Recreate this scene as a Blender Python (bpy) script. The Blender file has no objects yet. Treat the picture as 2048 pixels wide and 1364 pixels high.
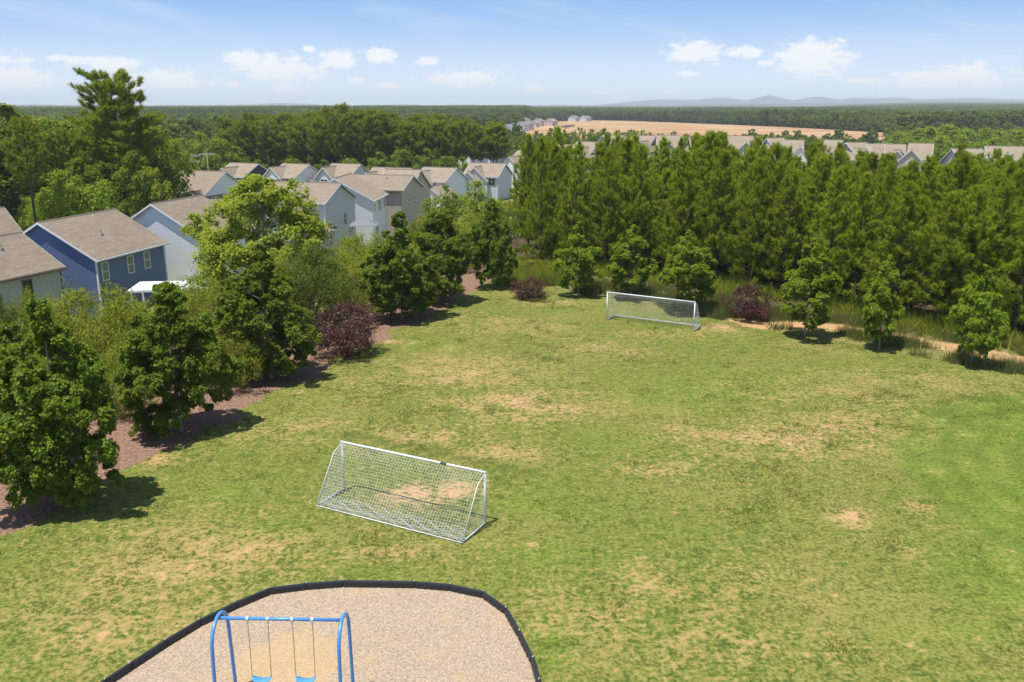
import bpy, math, random
import numpy as np
from mathutils import Vector, Matrix

# ------------------------------------------------------------------ camera, sky, sun, exposure
scene = bpy.context.scene
COL = scene.collection
FPX, PITCH, CAMZ = 1723.0, math.radians(15.12), 15.38      # focal length in px of a 2048 px wide frame
cam_d = bpy.data.cameras.new("camera")
cam = bpy.data.objects.new("camera", cam_d)
COL.objects.link(cam)
cam.location = (0, 0, CAMZ)
cam.rotation_euler = (math.pi / 2 - PITCH, 0, 0)
cam_d.sensor_width = 36
cam_d.lens = FPX / 2048 * 36
cam_d.clip_start = 0.5
cam_d.clip_end = 40000
scene.camera = cam
SUN = Vector((-0.47, -0.38, 2.13)).normalized()
sun_d = bpy.data.lights.new("sun", 'SUN')
sun_d.energy = 5.0  # strong midday sun
sun_d.angle = math.radians(0.5)
sun_d.color = (1.0, 0.95, 0.86)
sun = bpy.data.objects.new("sun", sun_d)
COL.objects.link(sun)
sun.rotation_euler = SUN.to_track_quat('Z', 'Y').to_euler()
sun.location = (-20, -10, 80)
scene.view_settings.view_transform = 'Standard'
scene.view_settings.look = 'None'
scene.view_settings.gamma = 1
scene.view_settings.use_curve_mapping = False
scene.view_settings.exposure = 0.38
scene.cycles.max_bounces = 6
scene.cycles.diffuse_bounces = 3
scene.cycles.transmission_bounces = 3
scene.cycles.transparent_max_bounces = 6
scene.cycles.volume_bounces = 0
SKY_STRENGTH = 0.12
HAZE = 1.45e-4


def ray(px, py):
    u = (px - 1024) / FPX
    v = -(py - 682) / FPX
    c, s = math.cos(PITCH), math.sin(PITCH)
    return Vector((u, c + v * s, -s + v * c))


def at(px, py, z=0.0):
    """point of the plane z seen at a photo pixel"""
    d = ray(px, py)
    return Vector((0, 0, CAMZ)) + d * ((z - CAMZ) / d.z)


def atD(px, D, py=300):
    d = ray(px, py)
    return Vector((0, 0, CAMZ)) + d * (D / d.y)


def atDz(px, D, z):
    """point at distance D and height z on the viewing plane of photo column px"""
    dep = D * math.cos(PITCH) + (CAMZ - z) * math.sin(PITCH)
    return Vector(((px - 1024) / FPX * dep, D, z))


def zof(py, D):
    d = ray(1024, py)
    return CAMZ + d.z / d.y * D


# ---- node helpers
class NT:
    def __init__(self, tree):
        self.t = tree
        self.n = tree.nodes
        self.n.clear()

    def node(self, typ, ins=None, **kw):
        nd = self.n.new(typ)
        for k, v in kw.items():
            setattr(nd, k, v)
        for k, v in (ins or {}).items():
            self.set(nd.inputs[k], v)
        return nd

    def set(self, sock, v):
        if hasattr(v, 'is_output'):
            self.t.links.new(v, sock)
        else:
            if isinstance(v, (tuple, list)) and sock.type == 'RGBA' and len(v) == 3:
                v = (*v, 1)
            sock.default_value = v

    def math(self, op, a, b=0.0, c=None, clamp=False):
        nd = self.n.new('ShaderNodeMath')
        nd.operation = op
        nd.use_clamp = clamp
        self.set(nd.inputs[0], a)
        self.set(nd.inputs[1], b)
        if c is not None:
            self.set(nd.inputs[2], c)
        return nd.outputs[0]

    def vmath(self, op, a, b=None):
        nd = self.n.new('ShaderNodeVectorMath')
        nd.operation = op
        self.set(nd.inputs[0], a)
        if b is not None:
            self.set(nd.inputs[1], b)
        return nd.outputs['Value'] if op in ('LENGTH', 'DOT_PRODUCT') else nd.outputs['Vector']

    def mix(self, f, a, b):
        nd = self.n.new('ShaderNodeMix')
        nd.data_type = 'RGBA'
        self.set(nd.inputs[0], f)
        self.set(nd.inputs[6], a)
        self.set(nd.inputs[7], b)
        return nd.outputs[2]

    def step(self, x, lo, hi):
        nd = self.n.new('ShaderNodeMapRange')
        nd.interpolation_type = 'SMOOTHSTEP'
        self.set(nd.inputs[0], x)
        nd.inputs[1].default_value = lo
        nd.inputs[2].default_value = hi
        return nd.outputs[0]

    def noise(self, vec, scale, detail=3, rough=0.55, distort=0.0):
        nd = self.n.new('ShaderNodeTexNoise')
        if vec is not None:
            self.set(nd.inputs['Vector'], vec)
        nd.inputs['Scale'].default_value = scale
        nd.inputs['Detail'].default_value = detail
        nd.inputs['Roughness'].default_value = rough
        nd.inputs['Distortion'].default_value = distort
        return nd.outputs[0]

    def attr(self, name):
        nd = self.n.new('ShaderNodeAttribute')
        nd.attribute_name = name
        return nd.outputs['Fac']


# ---- sky: Nishita with small fair-weather clouds at their directions
world = bpy.data.worlds.new("World")
scene.world = world
world.use_nodes = True
w = NT(world.node_tree)
sky = w.node('ShaderNodeTexSky', sky_type='NISHITA')
sky.sun_disc = False
sky.sun_elevation = math.asin(SUN.z)
sky.sun_rotation = math.atan2(SUN.x, SUN.y)
sky.altitude = 200
sky.air_density = 1.0
sky.dust_density = 0.6
sky.ozone_density = 1.6
tc = w.node('ShaderNodeTexCoord')
sep = w.node('ShaderNodeSeparateXYZ', {0: tc.outputs['Generated']})
az = w.math('ARCTAN2', sep.outputs[0], sep.outputs[1])
el = w.math('ARCSINE', sep.outputs[2])
pos = w.node('ShaderNodeCombineXYZ', {0: az, 1: el, 2: 0.0}).outputs[0]
CLOUDS = [(28, 158, 68, 22), (215, 130, 55, 13), (340, 160, 72, 19), (275, 176, 24, 11), (487, 119, 32, 16), (562, 136, 88, 24),
          (545, 122, 24, 16), (620, 99, 15, 8), (675, 117, 38, 17), (762, 112, 24, 14), (855, 123, 22, 8), (935, 155, 78, 14),
          (780, 172, 30, 8), (710, 160, 22, 6), (575, 177, 32, 11), (1075, 177, 30, 7), (1388, 106, 62, 20), (1495, 103, 30, 11),
          (1625, 119, 76, 31), (1610, 98, 36, 17), (1535, 127, 20, 8), (1890, 156, 92, 22), (1935, 140, 36, 13), (1340, 182, 25, 6),
          (1225, 187, 44, 9), (510, 196, 36, 9), (465, 168, 12, 7), (1370, 147, 24, 5), (1725, 160, 36, 5), (130, 118, 30, 7),
          (-60, 120, 70, 20), (2120, 150, 60, 18)]
body = None
for px, py, cw, ch in CLOUDS:
    d = ray(px, py).normalized()
    a0, e0 = math.atan2(d.x, d.y), math.asin(d.z)
    q = w.vmath('MULTIPLY', w.vmath('SUBTRACT', pos, (a0, e0, 0)), (FPX / cw * 0.74, FPX / ch * 0.74, 0))
    m = w.math('SUBTRACT', 1.0, w.vmath('LENGTH', q))
    body = m if body is None else w.math('MAXIMUM', body, m)
pn = w.vmath('MULTIPLY', pos, (1.0, 1.9, 1))
n1 = w.noise(pn, 74, 7, 0.66)
n2 = w.noise(pn, 17, 3, 0.5)
dens = w.math('ADD', body, w.math('MULTIPLY', w.math('SUBTRACT', n1, 0.52), 2.3))
dens = w.math('ADD', dens, w.math('MULTIPLY', w.math('SUBTRACT', n2, 0.5), 1.0))
cl = w.math('MULTIPLY', w.step(dens, 0.0, 0.62), w.step(body, -0.6, 0.15))
# thin cirrus streaks high up
rot = w.node('ShaderNodeVectorRotate', {0: pos, 'Angle': 0.16}, rotation_type='Z_AXIS').outputs[0]
ci = w.noise(w.vmath('MULTIPLY', rot, (3.2, 26.0, 1)), 1.0, 6, 0.6, 0.6)
cim = w.math('MULTIPLY', w.step(ci, 0.46, 0.78), w.step(el, 0.03, 0.11))
cim = w.math('MULTIPLY', cim, 0.6)
# pale band of moist air near the horizon
low = w.mix(w.step(el, 0.0, 0.115), (0.66, 0.765, 0.88), (0.205, 0.395, 0.73))
low = w.mix(cim, low, (0.62, 0.70, 0.78))
hz = w.math('MULTIPLY', w.math('SUBTRACT', 1.0, w.step(el, 0.12, 0.30)), 0.9)
bg_sky = w.node('ShaderNodeBackground', {0: sky.outputs[0], 1: SKY_STRENGTH})
bg_pale = w.node('ShaderNodeBackground', {0: low, 1: 1.0})
bg_cl = w.node('ShaderNodeBackground', {0: (0.80, 0.81, 0.825), 1: 1.0})
s1 = w.node('ShaderNodeMixShader', {0: hz, 1: bg_sky.outputs[0], 2: bg_pale.outputs[0]})
s2 = w.node('ShaderNodeMixShader', {0: w.math('MULTIPLY', cl, 0.93), 1: s1.outputs[0], 2: bg_cl.outputs[0]})
w.node('ShaderNodeOutputWorld', {0: s2.outputs[0]})

# ------------------------------------------------------------------ object helpers
RNG = np.random.default_rng(7)


def link(o, parent=None, kind=None):
    COL.objects.link(o)
    if parent is not None:
        o.parent = parent
    if kind:
        o['kind'] = kind
    return o


def tag(o, label=None, cat=None, group=None, kind=None):
    if label:
        o['label'] = label
    if cat:
        o['category'] = cat
    if group:
        o['group'] = group
    if kind:
        o['kind'] = kind
    return o


def empty(name, loc=(0, 0, 0), rz=0.0, label=None, cat=None, group=None):
    o = bpy.data.objects.new(name, None)
    o.empty_display_size = 0.3
    COL.objects.link(o)
    o.location = loc
    o.rotation_euler = (0, 0, rz)
    return tag(o, label, cat, group)


def np_mesh(name, V, F, mat, smooth=False):
    """F: (n,3) or (n,4) index array or a list of such arrays"""
    Fs = F if isinstance(F, list) else [F]
    Fs = [np.asarray(f, dtype=np.int32) for f in Fs if len(f)]
    me = bpy.data.meshes.new(name)
    V = np.asarray(V, dtype=np.float32)
    me.vertices.add(len(V))
    me.vertices.foreach_set('co', V.ravel())
    nl = sum(f.size for f in Fs)
    nf = sum(len(f) for f in Fs)
    me.loops.add(nl)
    me.polygons.add(nf)
    me.loops.foreach_set('vertex_index', np.concatenate([f.ravel() for f in Fs]))
    tot = np.concatenate([np.full(len(f), f.shape[1], np.int32) for f in Fs])
    start = np.concatenate([[0], np.cumsum(tot)[:-1]]).astype(np.int32)
    me.polygons.foreach_set('loop_start', start)
    if smooth:
        me.polygons.foreach_set('use_smooth', np.ones(nf, bool))
    me.update(calc_edges=True)
    if mat:
        me.materials.append(mat)
    return me


def obj(name, me, parent=None, kind=None):
    return link(bpy.data.objects.new(name, me), parent, kind)


class MB:
    """collects boxes, prisms and tubes into one mesh"""

    def __init__(self):
        self.v, self.f = [], []

    def add(self, V, F, M=None):
        b = len(self.v)
        for p in V:
            p = Vector(p)
            self.v.append(tuple(M @ p if M is not None else p))
        self.f += [tuple(b + i for i in q) for q in F]

    def box(self, x0, x1, y0, y1, z0, z1, M=None):
        V = [(x0, y0, z0), (x1, y0, z0), (x1, y1, z0), (x0, y1, z0), (x0, y0, z1), (x1, y0, z1), (x1, y1, z1), (x0, y1, z1)]
        F = [(0, 3, 2, 1), (4, 5, 6, 7), (0, 1, 5, 4), (1, 2, 6, 5), (2, 3, 7, 6), (3, 0, 4, 7)]
        self.add(V, F, M)

    def tube(self, pts, rad, n=8, caps=True):
        pts = [Vector(p) for p in pts]
        rad = rad if isinstance(rad, (list, tuple)) else [rad] * len(pts)
        b = len(self.v)
        ref = None
        for i, p in enumerate(pts):
            t = (pts[min(i + 1, len(pts) - 1)] - pts[max(i - 1, 0)])
            t = t.normalized() if t.length > 1e-9 else Vector((0, 0, 1))
            if ref is None:
                ref = Vector((1, 0, 0)) if abs(t.x) < 0.8 else Vector((0, 1, 0))
            a = (ref - t * ref.dot(t)).normalized()
            ref = a
            c = t.cross(a)
            for k in range(n):
                an = 2 * math.pi * k / n
                self.v.append(tuple(p + (a * math.cos(an) + c * math.sin(an)) * rad[i]))
        for i in range(len(pts) - 1):
            for k in range(n):
                k2 = (k + 1) % n
                self.f.append((b + i * n + k, b + i * n + k2, b + (i + 1) * n + k2, b + (i + 1) * n + k))
        if caps:
            self.f.append(tuple(b + k for k in reversed(range(n))))
            e = b + (len(pts) - 1) * n
            self.f.append(tuple(e + k for k in range(n)))

    def mesh(self, name, mat, smooth=False):
        me = bpy.data.meshes.new(name)
        me.from_pydata(self.v, [], self.f)
        me.update()
        if mat:
            me.materials.append(mat)
        if smooth:
            me.polygons.foreach_set('use_smooth', np.ones(len(me.polygons), bool))
            me.update()
        return me

    def build(self, name, mat, parent=None, kind=None, smooth=False):
        return obj(name, self.mesh(name, mat, smooth), parent, kind)


def dup(root, loc, rz, scale=(1, 1, 1), label=None, group=None):
    r = root.copy()
    COL.objects.link(r)
    r.location, r.rotation_euler, r.scale = loc, (0, 0, rz), scale
    if label:
        r['label'] = label
    if group:
        r['group'] = group
    for ch in root.children:
        c = ch.copy()
        COL.objects.link(c)
        c.parent = r
        for g in ch.children:
            d = g.copy()
            COL.objects.link(d)
            d.parent = c
    return r


# ------------------------------------------------------------------ materials
def mat(name):
    m = bpy.data.materials.new(name)
    m.use_nodes = True
    return m, NT(m.node_tree)


def simple(name, col, rough=0.6, metal=0.0, var=0.12, scale=6.0, spec=0.4):
    m, t = mat(name)
    tc = t.node('ShaderNodeTexCoord')
    n = t.noise(tc.outputs['Object'], scale, 4, 0.6)
    c = t.mix(n, tuple(x * (1 - var) for x in col), tuple(min(1, x * (1 + var)) for x in col))
    b = t.node('ShaderNodeBsdfPrincipled', {'Base Color': c, 'Roughness': rough, 'Metallic': metal, 'Specular IOR Level': spec})
    t.node('ShaderNodeOutputMaterial', {0: b.outputs[0]})
    return m


def leaf_mat(name, dark, light, trans=0.35, objvar=0.25, rough=0.6, spec=0.12, tip=None, trans_mix=0.5):
    m, t = mat(name)
    geo = t.node('ShaderNodeNewGeometry')
    oi = t.node('ShaderNodeObjectInfo')
    r = geo.outputs['Random Per Island']
    c = t.mix(r, dark, light)
    if tip:
        c = t.mix(t.step(r, 0.86, 0.99), c, tip)
    hsv = t.node('ShaderNodeHueSaturation', {'Color': c,
                 'Value': t.math('ADD', 1 - objvar, t.math('MULTIPLY', oi.outputs['Random'], 2 * objvar)),
                 'Hue': t.math('ADD', 0.49, t.math('MULTIPLY', oi.outputs['Random'], 0.02))})
    b = t.node('ShaderNodeBsdfPrincipled', {'Base Color': hsv.outputs[0], 'Roughness': rough, 'Specular IOR Level': spec})
    tcol = t.mix(trans_mix, hsv.outputs[0], (0.30, 0.40, 0.02))
    tr = t.node('ShaderNodeBsdfTranslucent', {0: tcol})
    mx = t.node('ShaderNodeMixShader', {0: trans, 1: b.outputs[0], 2: tr.outputs[0]})
    t.node('ShaderNodeOutputMaterial', {0: mx.outputs[0]})
    return m


def bark_mat(name, col):
    m, t = mat(name)
    tc = t.node('ShaderNodeTexCoord')
    v = t.vmath('MULTIPLY', tc.outputs['Object'], (6, 6, 1.2))
    n = t.noise(v, 2.0, 5, 0.65)
    c = t.mix(n, tuple(x * 0.5 for x in col), tuple(x * 1.5 for x in col))
    bp = t.node('ShaderNodeBump', {'Strength': 0.6, 'Distance': 0.03, 'Height': n})
    b = t.node('ShaderNodeBsdfPrincipled', {'Base Color': c, 'Roughness': 0.9, 'Normal': bp.outputs[0], 'Specular IOR Level': 0.1})
    t.node('ShaderNodeOutputMaterial', {0: b.outputs[0]})
    return m


M_MAPLE = leaf_mat('maple_leaf', (0.070, 0.128, 0.008), (0.225, 0.295, 0.022), 0.46, 0.14, 0.5, 0.16, tip=(0.16, 0.20, 0.04))
M_MAPLE_L = leaf_mat('young_maple_leaf', (0.150, 0.240, 0.010), (0.350, 0.440, 0.030), 0.52, 0.12, 0.5, 0.16, tip=(0.20, 0.24, 0.05))
M_LIGHT = leaf_mat('light_leaf', (0.260, 0.300, 0.022), (0.430, 0.450, 0.050), 0.52, 0.08, 0.6, 0.12, tip=(0.28, 0.30, 0.06))
M_SHRUB = leaf_mat('shrub_leaf', (0.175, 0.210, 0.016), (0.35, 0.375, 0.040), 0.44, 0.14, 0.6, 0.12, tip=(0.20, 0.21, 0.06))
M_OLIVE = leaf_mat('olive_shrub_leaf', (0.065, 0.088, 0.015), (0.13, 0.15, 0.027), 0.34, 0.08, 0.6, 0.1)
M_RED = leaf_mat('purple_leaf', (0.036, 0.014, 0.013), (0.130, 0.045, 0.032), 0.12, 0.08, 0.45, 0.35, tip=(0.17, 0.085, 0.05), trans_mix=0.0)
M_PINE = leaf_mat('pine_needle', (0.190, 0.260, 0.013), (0.410, 0.465, 0.038), 0.58, 0.16, 0.6, 0.10)
M_PINE_D = leaf_mat('dark_pine_needle', (0.165, 0.210, 0.016), (0.330, 0.355, 0.038), 0.54, 0.18, 0.6, 0.10)
M_OAK = leaf_mat('oak_leaf', (0.105, 0.165, 0.012), (0.240, 0.300, 0.028), 0.46, 0.26, 0.6, 0.10)
M_FAR, t = mat('far_leaf')
oi = t.node('ShaderNodeObjectInfo')
geo = t.node('ShaderNodeNewGeometry')
pt = t.step(t.noise(oi.outputs['Location'], 0.006, 4, 0.6), 0.36, 0.64)
c = t.mix(pt, (0.050, 0.078, 0.018), (0.150, 0.190, 0.026))
c = t.mix(t.math('MULTIPLY', oi.outputs['Random'], 0.8), c, (0.100, 0.150, 0.020))
hv = t.node('ShaderNodeHueSaturation', {'Color': c, 'Value': t.math('ADD', 0.68, t.math('ADD', t.math('MULTIPLY', oi.outputs['Random'], 0.45), t.math('MULTIPLY', geo.outputs['Random Per Island'], 0.35)))})
b = t.node('ShaderNodeBsdfPrincipled', {'Base Color': hv.outputs[0], 'Roughness': 0.8, 'Specular IOR Level': 0.05})
tr = t.node('ShaderNodeBsdfTranslucent', {0: t.mix(0.4, hv.outputs[0], (0.25, 0.33, 0.02))})
mx = t.node('ShaderNodeMixShader', {0: 0.35, 1: b.outputs[0], 2: tr.outputs[0]})
t.node('ShaderNodeOutputMaterial', {0: mx.outputs[0]})
M_BARK = bark_mat('bark', (0.12, 0.095, 0.075))
M_PBARK = bark_mat('pine_bark', (0.085, 0.062, 0.048))
M_GBARK = bark_mat('grey_bark', (0.22, 0.20, 0.18))
M_TUFT = leaf_mat('turf_blade', (0.060, 0.095, 0.012), (0.130, 0.165, 0.026), 0.3, 0.0, 0.6, 0.1)
M_GRASSBLADE = leaf_mat('tall_grass_blade', (0.085, 0.115, 0.025), (0.19, 0.20, 0.06), 0.3, 0.0, 0.6, 0.2, tip=(0.33, 0.27, 0.12))


def siding(name, col, period=0.30, amt=0.35):
    m, t = mat(name)
    tc = t.node('ShaderNodeTexCoord')
    s = t.node('ShaderNodeSeparateXYZ', {0: tc.outputs['Object']})
    ph = t.math('FRACT', t.math('DIVIDE', s.outputs[2], period))
    edge = t.math('SUBTRACT', 1.0, t.step(ph, 0.0, 0.16))
    n = t.noise(t.vmath('MULTIPLY', tc.outputs['Object'], (0.4, 0.4, 4.0)), 2.0, 4, 0.6)
    c = t.mix(n, tuple(x * 0.93 for x in col), tuple(min(1, x * 1.05) for x in col))
    c = t.mix(t.math('MULTIPLY', edge, amt), c, tuple(x * 0.45 for x in col))
    bp = t.node('ShaderNodeBump', {'Strength': 0.7, 'Distance': 0.03, 'Height': ph})
    b = t.node('ShaderNodeBsdfPrincipled', {'Base Color': c, 'Roughness': 0.6, 'Normal': bp.outputs[0], 'Specular IOR Level': 0.25})
    t.node('ShaderNodeOutputMaterial', {0: b.outputs[0]})
    return m


def shingle(name, col):
    m, t = mat(name)
    tc = t.node('ShaderNodeTexCoord')
    br = t.node('ShaderNodeTexBrick', {'Vector': tc.outputs['Object'], 'Color1': tuple(x * 0.80 for x in col), 'Color2': tuple(x * 1.16 for x in col),
                'Mortar': tuple(x * 0.55 for x in col), 'Scale': 1.0, 'Mortar Size': 0.018, 'Brick Width': 0.75, 'Row Height': 0.26})
    v = t.vmath('MULTIPLY', tc.outputs['Object'], (0.9, 3.0, 3.0))
    n = t.noise(v, 1.6, 5, 0.65)
    n2 = t.noise(tc.outputs['Object'], 0.35, 3, 0.5)
    c = t.mix(t.math('MULTIPLY', n, 0.75), br.outputs[0], t.mix(n2, tuple(x * 0.85 for x in col), tuple(x * 1.2 for x in col)))
    bp = t.node('ShaderNodeBump', {'Strength': 0.5, 'Distance': 0.03, 'Height': n})
    b = t.node('ShaderNodeBsdfPrincipled', {'Base Color': c, 'Roughness': 0.95, 'Normal': bp.outputs[0], 'Specular IOR Level': 0.1})
    t.node('ShaderNodeOutputMaterial', {0: b.outputs[0]})
    return m


M_ROOF = shingle('tan_shingle', (0.245, 0.200, 0.152))
M_ROOF2 = shingle('sandy_shingle', (0.275, 0.226, 0.170))
M_ROOF3 = shingle('slate_shingle', (0.21, 0.195, 0.19))
S_BLUE = siding('blue_siding', (0.135, 0.185, 0.37))
S_NAVY = siding('navy_siding', (0.06, 0.075, 0.12))
S_WHITE = siding('white_siding', (0.86, 0.87, 0.90))
S_LGREY = siding('light_grey_siding', (0.60, 0.62, 0.67))
S_BEIGE = siding('beige_siding', (0.50, 0.44, 0.38))
S_PLAIN = siding('off_white_siding', (0.44, 0.46, 0.50), amt=0.2)
S_OSB = siding('osb_sheathing', (0.55, 0.38, 0.17), 1.2, 0.15)
S_PINK = siding('pink_wrap', (0.62, 0.47, 0.46), 1.2, 0.1)
M_TRIM = simple('white_trim', (0.74, 0.75, 0.78), 0.45)
M_RIDGE = simple('ridge_shingle', (0.14, 0.115, 0.10), 0.9, var=0.25, spec=0.1)
M_GUTTER = simple('brown_gutter', (0.14, 0.11, 0.09), 0.5)
M_GLASS = simple('window_glass', (0.018, 0.028, 0.030), 0.08, spec=0.6)
M_GLASSB = simple('window_blind', (0.16, 0.22, 0.19), 0.25, spec=0.5)
M_SHUTTER = simple('dark_shutter', (0.03, 0.033, 0.045), 0.5)
M_PIPE = simple('vent_pipe', (0.35, 0.34, 0.33), 0.6)
M_FENCE = simple('fence_wood', (0.13, 0.095, 0.07), 0.85, var=0.3, scale=3)
M_GOAL = simple('white_paint', (0.70, 0.72, 0.76), 0.35, var=0.06)
M_NET = simple('white_net', (0.66, 0.69, 0.71), 0.8, var=0.05)
M_DARKBAR = simple('dark_tape', (0.06, 0.06, 0.065), 0.6)
M_SWING = simple('blue_powder_coat', (0.070, 0.245, 0.600), 0.3, var=0.1, spec=0.5)
M_SEAT = simple('blue_rubber', (0.08, 0.28, 0.52), 0.45, var=0.1)
M_CHAIN = simple('galvanised_chain', (0.20, 0.17, 0.14), 0.5, metal=0.6)
M_BRACKET = simple('galvanised_bracket', (0.62, 0.63, 0.64), 0.35, metal=0.4)
M_BORDER = simple('black_plastic', (0.022, 0.024, 0.030), 0.42, var=0.3, scale=9, spec=0.4)
M_CANOPY = simple('grey_canopy', (0.17, 0.17, 0.19), 0.8)
M_WHITEROOF = simple('white_sheet', (0.78, 0.79, 0.82), 0.5)
M_POLE = simple('pole_wood', (0.22, 0.16, 0.13), 0.85)
M_STEEL = simple('steel_arm', (0.50, 0.46, 0.45), 0.5)

# ------------------------------------------------------------------ terrain
def sst(a, b, x):
    t = np.clip((np.asarray(x, float) - a) / (b - a), 0, 1)
    return t * t * (3 - 2 * t)


def vnoise(x, y, seed=0):
    """smooth value noise"""
    x = np.asarray(x, float)
    y = np.asarray(y, float)
    xi, yi = np.floor(x), np.floor(y)
    fx, fy = x - xi, y - yi
    fx, fy = fx * fx * (3 - 2 * fx), fy * fy * (3 - 2 * fy)

    def hsh(a, b):
        s = np.sin(a * 127.1 + b * 311.7 + seed * 74.7) * 43758.5453
        return s - np.floor(s)
    return (hsh(xi, yi) * (1 - fx) + hsh(xi + 1, yi) * fx) * (1 - fy) + (hsh(xi, yi + 1) * (1 - fx) + hsh(xi + 1, yi + 1) * fx) * fy


ROW_A, ROW_B = np.array((-21.5, 22.0)), np.array((-1.0, 79.0))
ROW_T = (ROW_B - ROW_A) / np.linalg.norm(ROW_B - ROW_A)
ROW_N = np.array((-ROW_T[1], ROW_T[0]))        # points to the houses


def d_left(x, y):
    return (np.asarray(x) - ROW_A[0]) * ROW_N[0] + (np.asarray(y) - ROW_A[1]) * ROW_N[1]


def height(x, y):
    x = np.asarray(x, float)
    y = np.asarray(y, float)
    R = np.sqrt(x * x + y * y)
    hl = -4.0 * sst(5.0, 21.0, d_left(x, y)) * (1 - sst(240, 420, R))
    right = sst(-6, 8, x - (y - 80) * 0.02)
    hr = -1.6 * sst(84, 125, R) - 1.2 * sst(140, 220, R)
    near = np.minimum(hl, hr * right)
    far = np.interp(R, [0, 230, 330, 450, 540, 700, 850, 1000, 1500, 3000, 6000, 9000, 16000],
                    [0, 0, -4, -5.2, -0.8, 1.0, 2.2, 0.5, 0.0, 4.5, 13, 21, 21])
    far = far + sst(0, 2500, x) * sst(2500, 5000, R) * 14
    far = far - 5.5 * sst(30, -10, x - y * 0.045) * sst(480, 560, R) * (1 - sst(850, 1000, R))
    und = (vnoise(x / 420 + 3, y / 420 + 9, 1) - 0.5) * np.interp(R, [900, 1500, 4000, 9000], [0, 9, 18, 26])
    und = und + (vnoise(x / 1300, y / 1300, 2) - 0.5) * np.interp(R, [900, 2000, 4000, 9000], [0, 6, 22, 40])
    return near + far + und


def hgt(x, y):
    return float(height(x, y))


def axis(fine0, fine1, step, far, grow=1.09):
    a = list(np.arange(fine0, fine1 + 1e-6, step))
    s, hi = step, fine1
    while hi < far:
        s *= grow
        hi += s
        a.append(hi)
    s, lo = step, fine0
    pre = []
    while lo > -far:
        s *= grow
        lo -= s
        pre.append(lo)
    return np.array(pre[::-1] + a)


def ellipse(x, y, px, py, rx, ry, soft=1.0):
    """soft spot on the ground centred where a photo pixel meets it; radii in metres"""
    c = at(px, py)
    q = np.sqrt(((x - c.x) / rx) ** 2 + ((y - c.y) / ry) ** 2)
    return np.clip((1.25 - q) / soft, 0, 1)


gx = axis(-30, 46, 0.5, 11000)
gy = axis(8, 96, 0.5, 11000)
gy = gy[gy > -400]
X, Y = np.meshgrid(gx, gy)
Z = height(X, Y)
nx, ny = len(gx), len(gy)
idx = np.arange(nx * ny).reshape(ny, nx)
F = np.stack([idx[:-1, :-1], idx[:-1, 1:], idx[1:, 1:], idx[1:, :-1]], -1).reshape(-1, 4)

# where the turf is worn, lush, mulched or trodden
R_ = np.hypot(X, Y)
DL = d_left(X, Y)
wob = (vnoise(X / 2.3, Y / 2.3, 5) - 0.5) * 2.2 + (vnoise(X / 0.8, Y / 0.8, 6) - 0.5) * 0.9
field = (1 - sst(-0.5, 2.5, DL + wob))
dirt = np.zeros_like(X)
for px, py, rx, ry, a in [(860, 985, 2.1, 1.0, 1.15), (1040, 810, 4.2, 2.6, 0.72), (920, 745, 5.5, 4.0, 0.50), (830, 870, 3.5, 1.4, 0.55),
                          (1000, 905, 2.2, 1.0, 0.55), (1560, 880, 4.5, 2.6, 0.55), (1700, 850, 4.5, 2.0, 0.50), (1430, 870, 3.0, 1.6, 0.55),
                          (1340, 935, 2.0, 1.0, 0.55), (1700, 1035, 0.8, 0.7, 0.95), (1820, 1108, 0.45, 0.3, 1.0), (1835, 1015, 0.7, 0.5, 0.7),
                          (420, 1110, 4.5, 2.6, 0.52), (240, 1230, 4.0, 2.6, 0.42), (560, 860, 3.5, 2.2, 0.38), (1200, 700, 3.5, 2.5, 0.42),
                          (1430, 655, 2.2, 1.3, 0.7), (1330, 668, 4.5, 1.2, 0.42), (970, 645, 5, 3, 0.38), (790, 683, 1.6, 0.6, 0.9),
                          (300, 920, 1.4, 0.6, 0.95), (760, 1105, 2.4, 0.8, 0.42), (1180, 1240, 3.4, 1.6, 0.36), (1350, 1180, 4, 2, 0.34),
                          (1480, 1310, 3, 1.4, 0.36), (700, 770, 4, 3, 0.30), (1650, 790, 7, 3, 0.28), (1850, 760, 6, 2, 0.30), (1120, 605, 4, 1.5, 0.45)]:
    dirt = np.maximum(dirt, (a + 0.08) * ellipse(X, Y, px, py, rx * 1.3, ry * 1.4, 1.25))
lush = np.zeros_like(X)
for px, py, rx, ry, a in [(1980, 980, 3.2, 6.5, 0.95), (2000, 1150, 3.0, 3.0, 0.8), (1100, 1010, 3.2, 1.8, 0.6), (1120, 1120, 3.6, 2.0, 0.55), (560, 1050, 2.4, 1.1, 0.75),
                          (1110, 1280, 1.0, 1.6, 0.9), (1350, 790, 6, 3.5, 0.55), (1230, 880, 2.6, 1.8, 0.6), (860, 690, 3.2, 2.2, 0.65), (1480, 760, 5, 3, 0.35),
                          (450, 985, 2.5, 1.4, 0.5), (650, 800, 2.6, 2.0, 0.45), (780, 1140, 3.5, 0.7, 0.5), (1850, 1250, 3.5, 2, 0.5)]:
    lush = np.maximum(lush, a * ellipse(X, Y, px, py, rx, ry))
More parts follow.
